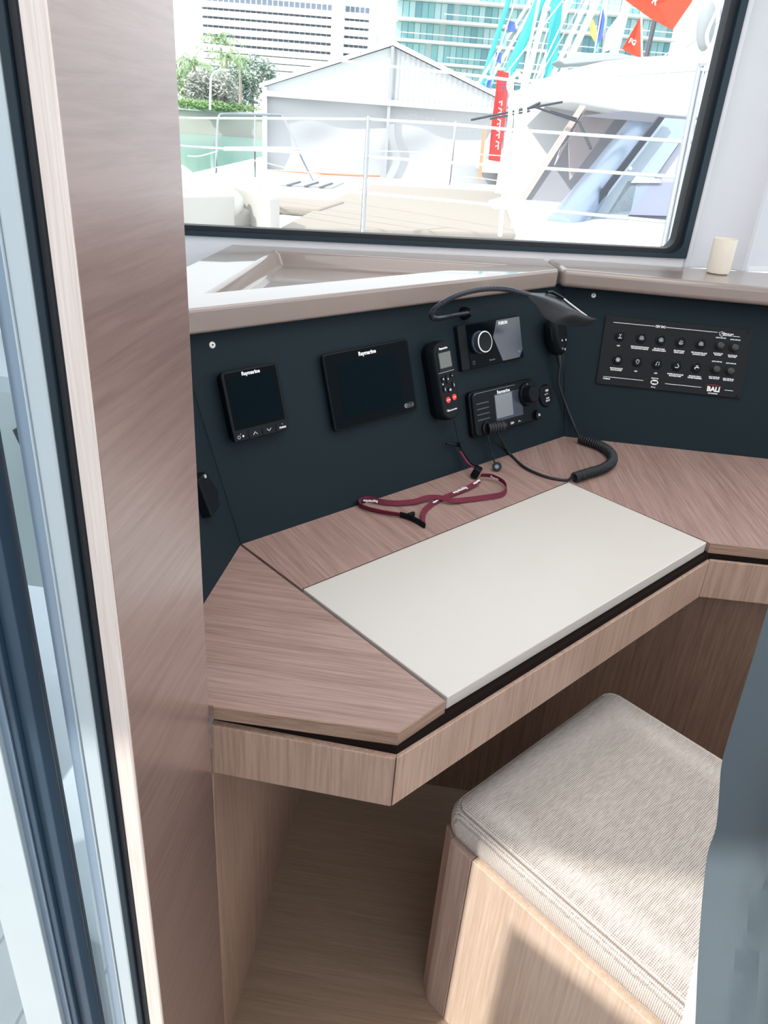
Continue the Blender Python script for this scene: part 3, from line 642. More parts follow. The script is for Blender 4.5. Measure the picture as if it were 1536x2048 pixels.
for x, y, c1_, c2_ in ((.496, .382, 'FLOTTEUR BD\nBILGE SBD', 0), (.5465, .380, 'FLOTTEUR BB\nBILGE PORT', 0), (.4965, .2985, 'VOLT METER BD\nTEMP GAS OUT', 0), (.5460, .2970, 'VOLT METER BB\nTEMP GAS OUT', 0)):
    a, b = L2(x, y)
    k = MB().lathe([(0, .005), (.0115, .005), (.0115, .007), (.0100, .0075), (0, .0075)], 28, Matrix.Translation((a, b, 0))).build('switch', M_black, d, smooth=True)
    MB().lathe([(0, .0075), (.0082, .0075), (.0075, .0145), (.006, .0155), (0, .0155)], 24, Matrix.Translation((a, b, 0))).build('knob', mat('charcoal knob', (.028, .030, .034), .45), k, smooth=True)
    T_('AUTO OFF ON', x, y + .0265, .0034); T_(c1_, x, y - .031, .0034)
a, b = L2(.291, .2300)
u = MB().lathe([(.0, .005), (.0085, .005), (.0085, .0068), (0, .0068)], 24, Matrix.Translation((a, b, 0)) @ Matrix.Diagonal((1.05, .72, 1, 1))).build('usb_port', M_screw, d, smooth=True)
MB().rrect(a, b, .0068, .0125, .0048, .0003, .001).build('port_slot', M_black, u)
T_('USB 5V 2A', .291, .2440, .0036); MB().tube([(a - .005, b - .011, zt), (a + .005, b - .011, zt)], .0005, 4).build('usb_mark', M_print, d); MB().rrect(a - .004, b - .011, zt, .003, .003, .0003, .0014).build('usb_mark', M_print, d); MB().tube([(a, b - .011, zt), (a + .002, b - .013, zt), (a + .004, b - .013, zt)], .0004, 4).build('usb_mark', M_print, d)
T_('BALI', .5010, .2265, .0150, .0007); T_('CATAMARANS', .5010, .2120, .0033)
a, b = L2(.501, .239)
MB().tube([(a - .017 + .034 * k / 10, b + .0032 * math.sin(PI * k / 10) - .001, zt) for k in range(11)], .0006, 4).build('logo_arc', M_redp, d)

# ================================================================== reading lamp
p0 = MAIN.see(918, 628, .012)
lamp = empty('reading_lamp', p0, 'black flexible gooseneck reading lamp with a leaf-shaped head, arching below the ledge', 'lamp')
bp = MAIN.see(926, 627, .0)
Rm = MAIN.mat(0, 0).to_3x3()
Mb = MAIN.mat(0, 0); Mb.translation = bp
MB().lathe([(0, 0), (.013, 0), (.0135, .003), (.012, .010), (.0085, .017), (.0065, .024), (0, .024)], 28, Mb).build('base', M_black, lamp, True, smooth=True)
pts = [bp + MAIN.n * .018, MAIN.see(905, 631, .030), MAIN.see(888, 635, .050), MAIN.see(870, 637, .066), MAIN.see(863, 630, .078), MAIN.see(870, 618, .09), MAIN.see(890, 603, .105), MAIN.see(925, 587, .125), MAIN.see(970, 578, .145), MAIN.see(1015, 579, .16), MAIN.see(1058, 590, .168)]
pts = spline(pts, 14)
rs = [.0052 if i % 2 else .0045 for i in range(len(pts))]
MB().tube(pts, rs, 12).build('gooseneck', mat('black ribbed hose', (.03, .035, .045), .3, metal=.5), lamp, True, smooth=True)
hup = [(1056, 585), (1076, 586), (1097, 587), (1120, 597), (1140, 612), (1160, 627), (1175, 638), (1182, 645)]
hlo = [(1056, 594), (1070, 608), (1082, 626), (1097, 639), (1118, 647), (1145, 652), (1168, 652), (1183, 648)]
UP = spline([MAIN.see(x, y, .163 - .004 * i) for i, (x, y) in enumerate(hup)], 5)
LO = spline([MAIN.see(x, y, .171 + .005 * min(i, 8 - i)) for i, (x, y) in enumerate(hlo)], 5)
mb = MB(); vs = []; fs = []; NV_, NU = 12, len(UP)
for lay in (0, 1):
    for i in range(NU):
        a, b = UP[i], LO[i]; wdt = (b - a).length; c = (a + b) / 2
        nn = (UP[min(i + 1, NU - 1)] - UP[max(i - 1, 0)]).cross(b - a).normalized()
        if nn.z < 0: nn = -nn
        for j in range(NV_ + 1):
            v = j / NV_; vs.append(a.lerp(b, v) + nn * (wdt * .20 * math.sin(PI * v ** 1.5) * (1 if lay == 0 else .80)) - V(0, 0, .0015 * lay))
K = NU * (NV_ + 1)
for i in range(NU - 1):
    for j in range(NV_):
        a = i * (NV_ + 1) + j; fs += [(a, a + 1, a + NV_ + 2, a + NV_ + 1), (K + a, K + a + NV_ + 1, K + a + NV_ + 2, K + a + 1)]
    for j in (0, NV_): a = i * (NV_ + 1) + j; fs.append((a, a + NV_ + 1, K + a + NV_ + 1, K + a))
for i in (0, NU - 1):
    for j in range(NV_): a = i * (NV_ + 1) + j; fs.append((a, a + 1, K + a + 1, K + a))
hd = mb.add(vs, fs).build('lamp_head', mat('satin black lamp', (.007, .009, .012), .42, spec=.3), lamp, True, smooth=True)
MB().tube([p + V(0, .001, .0045) for p in UP[14:]], .0018, 6).build('rim', M_print, hd, True)
MB().tube([UP[9] + V(0, -.002, .002), UP[11] + V(0, -.002, .005), UP[16] + V(0, -.002, .004)], .0026, 8).build('switch', M_black, hd, True)

# ================================================================== fist microphone and its cord
mp = MAIN.see(1110, 674, .020)
M = MAIN.mat(0, 0); M.translation = mp; M = M @ Matrix.Rotation(math.radians(8), 4, 'Y') @ Matrix.Rotation(math.radians(4), 4, 'Z')
mic = empty('fist_microphone', M, 'black fist microphone with arrow keys, hanging below the lamp head', 'microphone')
def mout(sc_, z):
    return [(sc_ * x, sc_ * y, z) for x, y in ((-.026, .034), (-.018, .042), (.0, .045), (.018, .042), (.026, .034), (.029, .012), (.027, -.008), (.020, -.026), (.010, -.039), (0, -.043), (-.010, -.039), (-.020, -.026), (-.027, -.008), (-.029, .012))]
A_, B_, C_, D_ = mout(.86, -.012), mout(1, -.003), mout(1, .010), mout(.84, .020); n = len(A_)
fs = [list(range(n))[::-1], list(range(3 * n, 4 * n))]
for k in range(3): fs += [(k * n + i, k * n + (i + 1) % n, (k + 1) * n + (i + 1) % n, (k + 1) * n + i) for i in range(n)]
MB().add(A_ + B_ + C_ + D_, fs).build('body', M_blackS, mic, bevel=.002, smooth=True)
for k in range(6): MB().rrect(.001, .026 - .0048 * k, .0196, .030, .0016, .0010, .0007).build('grille_slot', M_black, mic)
MB().rrect(-.0305, .012, -.002, .005, .030, .012, .002).build('talk_key', M_black, mic, bevel=.001)
for x, y, tt in ((-.008, -.010, '^'), (.010, -.011, '+'), (-.010, -.026, 'o'), (.001, -.030, 'v')):
    text(tt, .010, M_print if tt != 'o' else M_printg, mic, x + .002, y, .0203, bold=.0004)
MB().lathe([(0, 0), (.006, 0), (.0055, -.014), (.0038, -.026), (0, -.026)], 14, Matrix.Translation((0, -.041, .004)) @ Matrix.Rotation(math.radians(-90), 4, 'X')).build('strain_relief', M_rubber, mic, smooth=True)
MB().rrect(0, .02, -.026, .02, .03, .016, .004).build('hanger', M_black, mic)
cord = empty('microphone_cord', gz(1200, 930, DESK), 'black cord with a coiled stretch lying on the desk, joining the microphone to the radio', 'cord')
zc = DESK + .0125
def CZp(px, py, dz): return gz(px, py, DESK + dz)
mb_end = MW[mic.name] @ V(0, -.066, .004)
up_c = spline([MW[mic.name] @ V(0, -.045, .004), mb_end, MAIN.see(1117, 765, .014), RIGHT.see(1131, 808, .014), RIGHT.see(1146, 846, .014), CZp(1156, 870, .020), CZp(1161, 879, .0135)], 8)
MB().tube(up_c, .0034, 8).build('straight_cord', M_rubber, cord, True, smooth=True)
path = spline([CZp(1159, 877, .0125), CZp(1178, 883, .0125), CZp(1204, 893, .0125), CZp(1222, 907, .0125), CZp(1224, 923, .0125), CZp(1206, 937, .0125), CZp(1178, 946, .0125), CZp(1149, 955, .0125)], 60)
# even spacing along the axis
Ls = [0]
for i in range(1, len(path)): Ls.append(Ls[-1] + (path[i] - path[i - 1]).length)
TOT = Ls[-1]; turns = TOT / .0062; NP = int(turns * 12); hx = []
j = 0
for k in range(NP + 1):
    s_ = TOT * k / NP
    while j < len(Ls) - 2 and Ls[j + 1] < s_: j += 1
    f_ = (s_ - Ls[j]) / max(1e-9, Ls[j + 1] - Ls[j]); p = path[j].lerp(path[j + 1], f_); t = (path[j + 1] - path[j]).normalized(); a_ = V(0, 0, 1); b_ = t.cross(a_).normalized()
    ph = 2 * PI * turns * k / NP; hx.append(p + (a_ * math.cos(ph) + b_ * math.sin(ph)) * .0088)
MB().tube(hx, .0028, 6).build('coil', M_rubber, cord, True, smooth=True)
plug_end = MW[[o for o in bpy.data.objects if o.name.startswith('vhf_radio')][0].name] @ (pm @ V(0, 0, .036))
down = spline([hx[-1], CZp(1135, 960, .004), CZp(1095, 954, .0035), CZp(1050, 935, .0035), CZp(1020, 908, .004) , MAIN.see(1003, 880, .020), MAIN.see(995, 862, .034), plug_end + V(0, 0, -.004)], 10)
MB().tube(down, .0030, 8).build('lead', M_rubber, cord, True, smooth=True)
# dust cap on its own strap
dc = empty('dust_cap', CZp(994, 934, .0), 'small round rubber dust cap hanging on a strap below the radio', 'cap')
MB().tube(spline([MAIN.see(974, 862, .022), MAIN.see(978, 885, .018), MAIN.see(984, 910, .012), CZp(990, 926, .012)], 6), .0018, 6).build('strap', M_rubber, dc, True)
cc = CZp(994, 933, .0105); Mc = Matrix.Translation(cc) @ (EYEP - cc).to_track_quat('Z', 'Y').to_matrix().to_4x4()
MB().lathe([(0, -.006), (.0095, -.006), (.010, -.002), (.0085, .004), (.006, .004), (.005, .001), (0, .001)], 24, Mc).build('cap', M_rubber, dc, True, smooth=True)
MB().lathe([(0, .0012), (.0048, .0012)], 20, Mc).build('cap_inside', mat('pale rubber', (.25, .32, .4), .4), dc, True)

# ================================================================== lanyard
ly = empty('lanyard', CZp(870, 1000, 0), 'maroon printed lanyard looped on the desk behind the lid', 'lanyard')
def LP(px, py, h): return CZp(px, py, h)
hz = .0058
la = spline([LP(962, 950, .012), LP(984, 952, .010), LP(1006, 963, .008), LP(1013, 976, .007), LP(1005, 988, .007), LP(975, 994, .006), LP(935, 999, .0055), LP(905, 1001, .008), LP(880, 995, .010), LP(855, 995, .009), LP(828, 1003, .007), LP(790, 1006, .006), LP(760, 1003, .0065), LP(738, 998, .0065), LP(722, 1001, .0065), LP(719, 1009, .006), LP(735, 1017, .006), LP(765, 1024, .006), LP(800, 1029, .006)], 8)
def wid(pts, kinds):           # half-width vector: blend of upright and lying
    out_ = []
    n = len(pts)
    for i, p in enumerate(pts):
        t = (pts[min(i + 1, n - 1)] - pts[max(i - 1, 0)]).normalized(); side = t.cross(V(0, 0, 1)).normalized()
        f = i / (n - 1) * (len(kinds) - 1); k = int(min(f, len(kinds) - 2)); a = kinds[k] + (kinds[k + 1] - kinds[k]) * (f - k)
        out_.append((V(0, 0, 1) * math.cos(a) + side * math.sin(a)) * .0052)
    return out_
MB().ribbon(la, wid(la, [.6, .3, .2, .3, .9, 1.0, 1.1, 1.0, .8, .4, .2, .2, .3, .5])).build('strap', M_maroon, ly, True)
lb_ = spline([LP(958, 962, .009), LP(935, 976, .006), LP(905, 988, .005), LP(878, 1000, .004), LP(858, 1012, .005), LP(847, 1025, .007), LP(846, 1040, .006), LP(848, 1048, .005)], 8)
wb = wid(lb_, [1.2, 1.3, 1.35, 1.3, 1.2, .9, .8]); MB().ribbon(lb_, wb).build('strap', M_maroon, ly, True)
MB().ribbon([LP(800, 1029, .006), LP(818, 1034, .006), LP(834, 1042, .006), LP(850, 1052, .005)], [V(0, 0, .0055)] * 4, .0012).build('clip_strap', M_black, ly, True)
MB().box(LP(822, 1031, .008), (.008, .003, .006)).build('buckle', M_black, ly, True, bevel=.0015)
def ribtext(pA, pB, wv, s_, size):
    x = (pB - pA).normalized(); y = Vector(wv).normalized(); y = (y - x * y.dot(x)).normalized(); z = x.cross(y)
    if z.dot(EYEP - pA) < 0: y = -y; z = -z
    c = (pA + pB) / 2 + z * .0016; M = Matrix.Identity(4)
    for i in range(3): M[i][0] = x[i]; M[i][1] = y[i]; M[i][2] = z[i]; M[i][3] = c[i]
    M = MW[ly.name].inverted() @ M
    text(s_, size, M_print, ly, 0, 0, 0, bold=.0003, M=M)
ribtext(lb_[5], lb_[1], wb[3], 'Raymarine', .0085) if False else None
ribtext(lb_[6], lb_[18], wb[12], 'Raymarine', .0095)
ribtext(lb_[22], lb_[30], wb[26], 'Raymarine', .0060)
ribtext(lb_[0], lb_[4], wb[2], 'marine', .0080)
wla = wid(la, [.6, .3, .2, .3, .9, 1.0, 1.1, 1.0, .8, .4, .2, .2, .3, .5])
ribtext(la[6], la[14], wla[10], 'Raym', .0085)
ribtext(la[96], la[112], wla[104], 'Raymarine', .0065)
# toggle, cord lock and tether up to the remote
ck = CZp(953, 944, .014)
MB().box(ck, (.011, .008, .0115), Matrix.Rotation(.5, 3, 'Z') @ Matrix.Rotation(.35, 3, 'X')).build('cord_lock', M_black, ly, True, bevel=.003)
tg = MAIN.see(918, 889, .014)
MB().tube(spline([ck + V(0, 0, .010), MAIN.see(940, 926, .018), MAIN.see(926, 905, .015), tg], 5), .0022, 6).build('tether', M_black, ly, True)
MB().tube(spline([ck + V(-.004, 0, .009), MAIN.see(936, 926, .020), MAIN.see(921, 903, .016)], 5), .0020, 6).build('tether', mat('pink cord', (.30, .03, .09), .7), ly, True)
MB().tube([MAIN.see(892, 887, .012), MAIN.see(905, 889, .013), tg], .0022, 6).build('tether', M_black, ly, True)
MB().box(tg, (.004, .004, .007), Rm).build('toggle', M_black, ly, True, bevel=.001)
MB().tube(spline([tg, MAIN.see(912, 862, .012), MAIN.see(908, 840, .016)], 5), .0007, 5).build('thread', M_black, ly, True)

# ================================================================== cup
cp = gz(1434, 547, LZ)
cup = empty('cup', cp, 'cream frosted cup standing on the right ledge beside the window frame', 'cup')
r_ = .0268
MB().lathe([(0, 0), (r_ * .80, 0), (r_ * .95, .003), (r_, .010), (r_, .078), (r_ * .99, .0795), (r_ * .95, .079), (r_ * .94, .060), (0, .060)], 40).build('body', M_wax, cup, smooth=True)
MB().lathe([(0, .0602), (r_ * .94, .0602), (r_ * .94, .0608), (0, .0612)], 32).build('wax_fill', mat('pale wax', (.85, .80, .72), .5), cup, smooth=True)

# ================================================================== hanging cloth at the right edge
cl = empty('curtain', V(.62, -.05, 0), 'blue-grey hanging curtain with soft folds at the right edge, in front of the seat', 'curtain')
dist0 = .58; XC = .585
fh = V(FW.x, FW.y, 0).normalized(); rh = V(RT.x, RT.y, 0).normalized(); Pc = EYEP + fh * dist0
edge = [(1150, 1548), (1215, 1534), (1330, 1500), (1450, 1462), (1530, 1440), (1600, 1434), (1660, 1428), (1710, 1412), (1780, 1404), (1850, 1399), (1930, 1395), (2048, 1391), (2200, 1384)]
edge = [(300, 1830), (700, 1700)] + edge
XN = V(1, 0, 0); XP = V(XC, 0, 0)
rows = [gp(x, y, XP, XN) for y, x in edge]
def cloth(wid_, thick, nx=70):
    vs = []; rr = spline(rows, 5); ny = len(rr)
    for k in range(2):
        for i, p in enumerate(rr):
            v = i / (ny - 1)
            for j in range(nx + 1):
                u = j / nx; y_ = wid_ * u; q = max(0, (v - .45))
                dep = .024 * math.sin(u * 19 + 1.5 * math.sin(v * 3.0)) + .009 * math.sin(u * 47 + v * 5) + .010 * math.sin(u * 9 - v * 8)
                dep -= .040 * math.exp(-((u - .16 - .30 * q) / .030) ** 2) + .024 * math.exp(-((u - .10 + .12 * q) / .022) ** 2) + .030 * math.exp(-((u - .30 - .1 * v) / .05) ** 2)
                vs.append(p + V(dep * min(1, u * 8 + .1) + k * thick, -y_, 0))
    fs = []; K = ny * (nx + 1)
    for i in range(ny - 1):
        for j in range(nx):
            a = i * (nx + 1) + j; fs += [(a, a + 1, a + nx + 2, a + nx + 1), (K + a, K + a + nx + 1, K + a + nx + 2, K + a + 1)]
        for j in (0, nx): a = i * (nx + 1) + j; fs.append((a, a + nx + 1, K + a + nx + 1, K + a))
    for j in range(nx):
        for i in (0, ny - 1): a = i * (nx + 1) + j; fs.append((a, a + 1, K + a + 1, K + a))
    return MB().add(vs, fs)
cloth(.62, .003).build('cloth', M_cloth, cl, True, smooth=True)
lin = [gp(x, y, XP + XN * .03, XN) for x, y in ((1400, 1885), (1388, 1930), (1375, 1985), (1360, 2060), (1352, 2140), (1430, 2140), (1430, 2060), (1428, 1985), (1425, 1885))]
MB().prism(lin, XN * .003).build('lining', M_cloth2, cl, True)
#EXTERIOR
# ================================================================== outside the window
def HZ(px): return 141 + (px + 798) * .068          # height of the horizon in the picture
def FP(px, py, D): return gp(px, py, EYEP + fh * D, fh)
X_hull = mat('white hull gelcoat', (.80, .80, .80), .35)
X_warm = mat('warm white deck', (.55, .52, .49), .5)
X_pad = mat('beige sun pad', (.36, .31, .27), .8)
X_grey = mat('grey fabric cover', (.36, .37, .39), .7)
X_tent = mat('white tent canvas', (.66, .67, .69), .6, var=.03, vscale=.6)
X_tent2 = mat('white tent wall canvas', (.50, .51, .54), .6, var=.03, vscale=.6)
X_tgrey = mat('grey tent frame', (.42, .43, .45), .5)
X_org = mat('orange rope', (.85, .25, .14), .6)
X_flag = mat('vermilion flag cloth', (.90, .045, .01), .7)
X_bann = mat('red banner cloth', (.72, .03, .03), .7)
X_rope = mat('white rope', (.80, .79, .76), .8)
X_water = mat('green harbour water', (.16, .36, .33), .12, bump=.6, bscale=1.2)
X_leafs = [mat('palm green', (.30, .42, .22), .7), mat('dark green leaves', (.20, .29, .23), .8), mat('pale blossom leaves', (.45, .45, .40), .8), mat('hedge green', (.32, .48, .20), .8)]
X_trunk = mat('grey palm trunk', (.36, .32, .27), .9)
# water, quay and own foredeck
MB().prism([V(-500, -500, EYE - 3.02), V(500, -500, EYE - 3.02), V(500, 700, EYE - 3.02), V(-500, 700, EYE - 3.02)], (0, 0, .02)).build('water', X_water, kind='stuff')
def fbox(px0, px1, D0, D1, z0, z1):                  # box across the view between two picture columns
    a = FP(px0, HZ(px0), D0); b = FP(px1, HZ(px1), D0)
    return MB().prism([V(a.x, a.y, z0), V(b.x, b.y, z0), V(b.x, b.y, z0) + fh * (D1 - D0), V(a.x, a.y, z0) + fh * (D1 - D0)], (0, 0, z1 - z0))
quay = empty('quay', FP(430, 240, 100) * 1, 'pale concrete quay wall across the green water', 'quay')
fbox(-900, 2600, 100, 400, EYE - 3, EYE - .62).build('wall', mat('quay concrete', (.50, .47, .42), .9, var=.1, vscale=.3), quay, True)
fbox(-900, 2600, 99.6, 100.6, EYE - .62, EYE - .35).build('coping', mat('quay coping', (.62, .59, .55), .9), quay, True)
# own boat outside the glass
MB().prism([wp_(-.8, EYE - .62 * S, .045), wp_(2.6, EYE - .62 * S, .045), wp_(2.6, EYE - .62 * S, .6), wp_(-.8, EYE - .62 * S, .6)], (0, 0, .04)).build('foredeck', X_hull, label='narrow white side deck right outside the window', cat='deck')
hl_ = abox(1.2, 2.2, .62, .66, -.9, .93)
hl_.build('trim_4', M_white, kind='structure')
MB().prism([pl(1.2, 1.06) + V(0, 0, .9), pl(2.2, 1.06) + V(0, 0, .9), pl(2.2, .66) + V(0, 0, .9), pl(1.2, .66) + V(0, 0, .9)], (0, 0, .03)).build('side_deck', X_hull, label='white side deck glimpsed left of the tray ledge', cat='deck')

# ---- buildings
def facade_x(px, D): p = FP(px, HZ(px), D); return (p - EYEP).dot(rh)
def FW3(x, z, D): q = EYEP + fh * D + rh * x; return V(q.x, q.y, z)
def wbox(x0, x1, z0, z1, D0, D1): return MB().prism([FW3(x0, z0, D0), FW3(x1, z0, D0), FW3(x1, z0, D1), FW3(x0, z0, D1)], (0, 0, z1 - z0))
def zof(px, py, D): return FP(px, py, D).z
def cube_mesh(name, mt):
    me = bpy.data.meshes.new(name); b = MB().box((0, 0, 0), (.5, .5, .5)); me.from_pydata([tuple(v) for v in b.v], [], b.f); me.materials.append(mt); return me
R3 = Matrix(((rh.x, fh.x, 0), (rh.y, fh.y, 0), (0, 0, 1)))
def put(name, me, parent, c, dims):
    o = bpy.data.objects.new(name, me); COL.objects.link(o); o.parent = parent
    o.matrix_basis = MW[parent.name].inverted() @ Matrix.Translation(c) @ R3.to_4x4() @ Matrix.Diagonal((*dims, 1)); return o
D1 = 170; b1 = empty('hotel_building', FP(520, 225, D1), 'white hotel with long horizontal bands of dark windows behind the palms', 'building')
xw = [facade_x(p, D1) for p in (352, 598, 622, 668, 690)]
zt_ = zof(520, -60, D1); zb_ = EYE - .6
wm = cube_mesh('window', mat('grey blue window', (.20, .23, .29), .8, spec=.05)); 
wbox(xw[0] - 14, xw[3] + .0, zb_, zt_, D1 + .8, D1 + 26).build('wall', mat('white facade', (.80, .80, .80), .7), b1, True)
wbox(xw[1], xw[2], zb_, zt_ + 2, D1 - .8, D1 + 5).build('stair_tower', mat('white facade', (.80, .80, .80), .7), b1, True)
for yb in (5, 22.5, 40, 57.5, 75.5, 93, 107, 121, 135, 149, 163):
    zz = zof(520, yb, D1); hb = 1.0
    for a, b, n_ in ((xw[0], xw[1], 24), (xw[2], xw[3], 5)):
        wd = (b - a) / n_
        for k in range(n_):
            if yb < 120: put('window', wm, b1, FW3(a + wd * (k + .5), zz, D1 + .8), (wd * .78, .12, hb))
        wbox(a, b, zz - hb / 2 - 1.0, zz - hb / 2, D1 - .25, D1 + .8).build('balcony_band', mat('white facade', (.80, .80, .80), .7), b1, True)
wbox(facade_x(468, D1), facade_x(540, D1), zof(520, 18, D1), zof(520, 13, D1), D1 - .1, D1 + .79).build('red_fascia', mat('faded red', (.55, .32, .32), .7), b1, True)
D2 = 150; b2 = empty('glass_apartment_block', FP(980, 255, D2), 'teal glass apartment block with white balcony slabs', 'building')
x0_, x1_ = facade_x(718, D2), facade_x(1250, D2)
zts = [zof(840, y, D2) for y in (-46, -3, 40, 82, 125, 168, 211)]
wbox(x0_ + .4, x1_, EYE - .6, zts[0], D2 + 1.4, D2 + 24).build('core', mat('pale teal core', (.42, .55, .56), .5), b2, True)
pm_ = [cube_mesh('glass_pane', mat(n_, c_, .15)) for n_, c_ in (('teal glass a', (.20, .47, .50)), ('teal glass b', (.30, .56, .58)), ('teal glass c', (.42, .64, .66)), ('teal glass d', (.13, .34, .40)))]
for i, zz in enumerate(zts[1:]):
    s_ = random.random()
    xa = x0_ + (0, 0, .0, .0, 7, 7)[i] * 0
    wbox(xa - .6, x1_, zz - .22, zz + .10, D2 - 1.6 - (i % 2) * .3, D2 + 1.4).build('balcony_slab', mat('white slab', (.82, .82, .80), .6), b2, True)
    xs = x0_ + (3, 8, 1, 9, 2, 6)[i]
    MB().tube([FW3(xs, zz + .95, D2 - 1.4), FW3(x1_, zz + .95, D2 - 1.4)], .07, 5).build('handrail', mat('white slab', (.82, .82, .80), .6), b2, True)
    if i > 4: continue
    n_ = 44; wd = (x1_ - x0_) / n_; H_ = (zts[i] - zz) if i else (zts[0] - zts[1])
    for k in range(n_):
        if (k * 7 + i * 3) % 11 < 1: continue
        put('glass_pane', pm_[random.choice((0, 0, 1, 1, 2, 3))], b2, FW3(x0_ + wd * (k + .5), zz + H_ / 2 - .1, D2 + 1.3), (wd * .86, .12, H_ * .86))
# pale tower block and background blocks to the right
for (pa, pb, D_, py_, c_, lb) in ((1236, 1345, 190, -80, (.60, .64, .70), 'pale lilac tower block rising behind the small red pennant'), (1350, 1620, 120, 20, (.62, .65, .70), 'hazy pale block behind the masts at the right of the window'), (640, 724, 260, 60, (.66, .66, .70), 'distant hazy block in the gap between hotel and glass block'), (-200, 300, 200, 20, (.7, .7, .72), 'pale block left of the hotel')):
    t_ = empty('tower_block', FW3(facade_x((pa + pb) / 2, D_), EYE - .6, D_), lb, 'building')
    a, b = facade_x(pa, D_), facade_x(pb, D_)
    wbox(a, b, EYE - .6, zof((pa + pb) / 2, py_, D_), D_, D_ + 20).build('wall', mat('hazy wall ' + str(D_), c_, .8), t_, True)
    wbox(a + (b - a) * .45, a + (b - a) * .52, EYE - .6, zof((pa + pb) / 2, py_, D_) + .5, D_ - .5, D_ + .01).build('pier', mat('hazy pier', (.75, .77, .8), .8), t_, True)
abox(-.9, aD + .9, 1.06, 1.12, -.02, .30).build('cockpit_coaming', X_hull, label='white cockpit side seen through the gap of the sliding door', cat='coaming')
abox(-7, 6, 2.7, 5.5, -1.6, 2.0).build('moored_boat', X_hull, label='white topsides of the boat berthed to port, behind the sliding door', cat='boat')
cr_ = empty('tower_crane', FW3(facade_x(705, 230), EYE - .6, 230), 'distant red lattice crane between the two big buildings', 'crane')
a = FP(712, 82, 230); b = FP(697, -30, 230)
for s_ in (-.45, .45): MB().tube([a + rh * s_, b + rh * s_], .16, 4).build('chord', mat('faded crane red', (.55, .22, .25), .7), cr_, True)
zz_ = [a.lerp(b, k / 18) + rh * (.45 if k % 2 else -.45) for k in range(19)]
MB().tube(zz_, .1, 4).build('lattice', mat('faded crane red', (.55, .22, .25), .7), cr_, True)
MB().tube([a, V(a.x, a.y, EYE - .6)], .3, 5).build('mast', mat('faded crane red', (.55, .22, .25), .7), cr_, True)

# ---- trees on the quay
def leafball(mb, c, r, n, size):
    for k in range(n):
        u = Vector((random.gauss(0, 1), random.gauss(0, 1), random.gauss(0, 1))).normalized() * random.uniform(.45, 1)
        p = c + Vector((u.x * r[0], u.y * r[1], u.z * r[2])); a_ = Vector((random.uniform(-1, 1), random.uniform(-1, 1), random.uniform(-1, 1))).normalized(); b_ = a_.orthogonal().normalized(); s_ = size * random.uniform(.6, 1.3)
        mb.add([p - a_ * s_, p + b_ * s_ * .4, p + a_ * s_, p - b_ * s_ * .4], [(0, 1, 2, 3)])
def palm(px, ytop, ybase, D, R, lb):
    top = FP(px, ytop, D); base = V(top.x, top.y, EYE - .6)
    t = empty('palm_tree', base, lb, 'palm tree')
    MB().tube([base, base.lerp(top, .5) + rh * .15, top], [.28, .2, .16], 8).build('trunk', X_trunk, t, True)
    mb = MB()
    for k in range(16):
        az = 2 * PI * k / 16 + random.random() * .3; el = random.uniform(-.1, 1.1); d_ = rh * math.cos(az) + fh * math.sin(az); pts = []
        for j in range(8):
            s_ = j / 7; pts.append(top + d_ * (R * s_ * math.cos(el)) + V(0, 0, R * (s_ * math.sin(el) - .75 * s_ * s_)))
        for j in range(7):
            p, q = pts[j], pts[j + 1]; sd__ = d_.cross(V(0, 0, 1)) * R * .16 * (1.1 - j / 7)
            for sg in (1, -1):
                for m_ in range(3):
                    o_ = p.lerp(q, m_ / 3); mb.add([o_, o_.lerp(q, .45), o_ + sd__ * sg + (q - p) * .5 - V(0, 0, R * .09)], [(0, 1, 2)])
    mb.build('fronds', X_leafs[0], t, True, kind='stuff')
palm(441, 80, 222, 126, 4.3, 'tallest palm tree, standing in front of the hotel')
palm(388, 128, 222, 108, 3.6, 'bright green palm at the left end of the quay beside the wooden bulkhead')
palm(452, 112, 222, 114, 3.5, 'lower palm with drooping fronds behind the street lamp')
palm(478, 122, 222, 119, 2.8, 'small palm nearest the left corner of the tent')
def bush(px, py, D, r, mt, n, size, lb, name='tree'):
    c = FP(px, py, D); t = empty(name, V(c.x, c.y, EYE - .6), lb, 'tree' if name == 'tree' else 'hedge'); mb = MB(); leafball(mb, c, r, n, size); mb.build('crown', mt, t, True, kind='stuff')
    MB().tube([V(c.x, c.y, EYE - .6), c], [.25, .1], 6).build('trunk', X_trunk, t, True)
bush(405, 178, 99, (2.4, 1.5, 1.9), X_leafs[2], 1500, .28, 'pale blossoming tree behind the white street lamp')
bush(450, 178, 99.5, (1.7, 1.5, 1.9), X_leafs[2], 900, .28, 'pale leafy tree just right of the street lamp')
bush(440, 185, 140, (8.2, 1.5, 3.8), X_leafs[1], 2200, .42, 'dark green trees massed behind the pale trees')
bush(505, 150, 145, (5.8, 1.5, 3.2), X_leafs[1], 1200, .4, 'dark low trees peeping over the tent roof at left')
bush(375, 165, 134, (2.5, 1.5, 4.0), X_leafs[0], 900, .35, 'green tree cut off by the wooden bulkhead')
hp = FP(420, 222, 97.5); hd_ = empty('hedge', V(hp.x, hp.y, EYE - .6), 'low clipped green hedge along the quay edge', 'hedge'); mb = MB(); leafball(mb, V(hp.x, hp.y, EYE + .05), (7, .8, .55), 2200, .22); mb.build('foliage', X_leafs[3], hd_, True, kind='stuff')
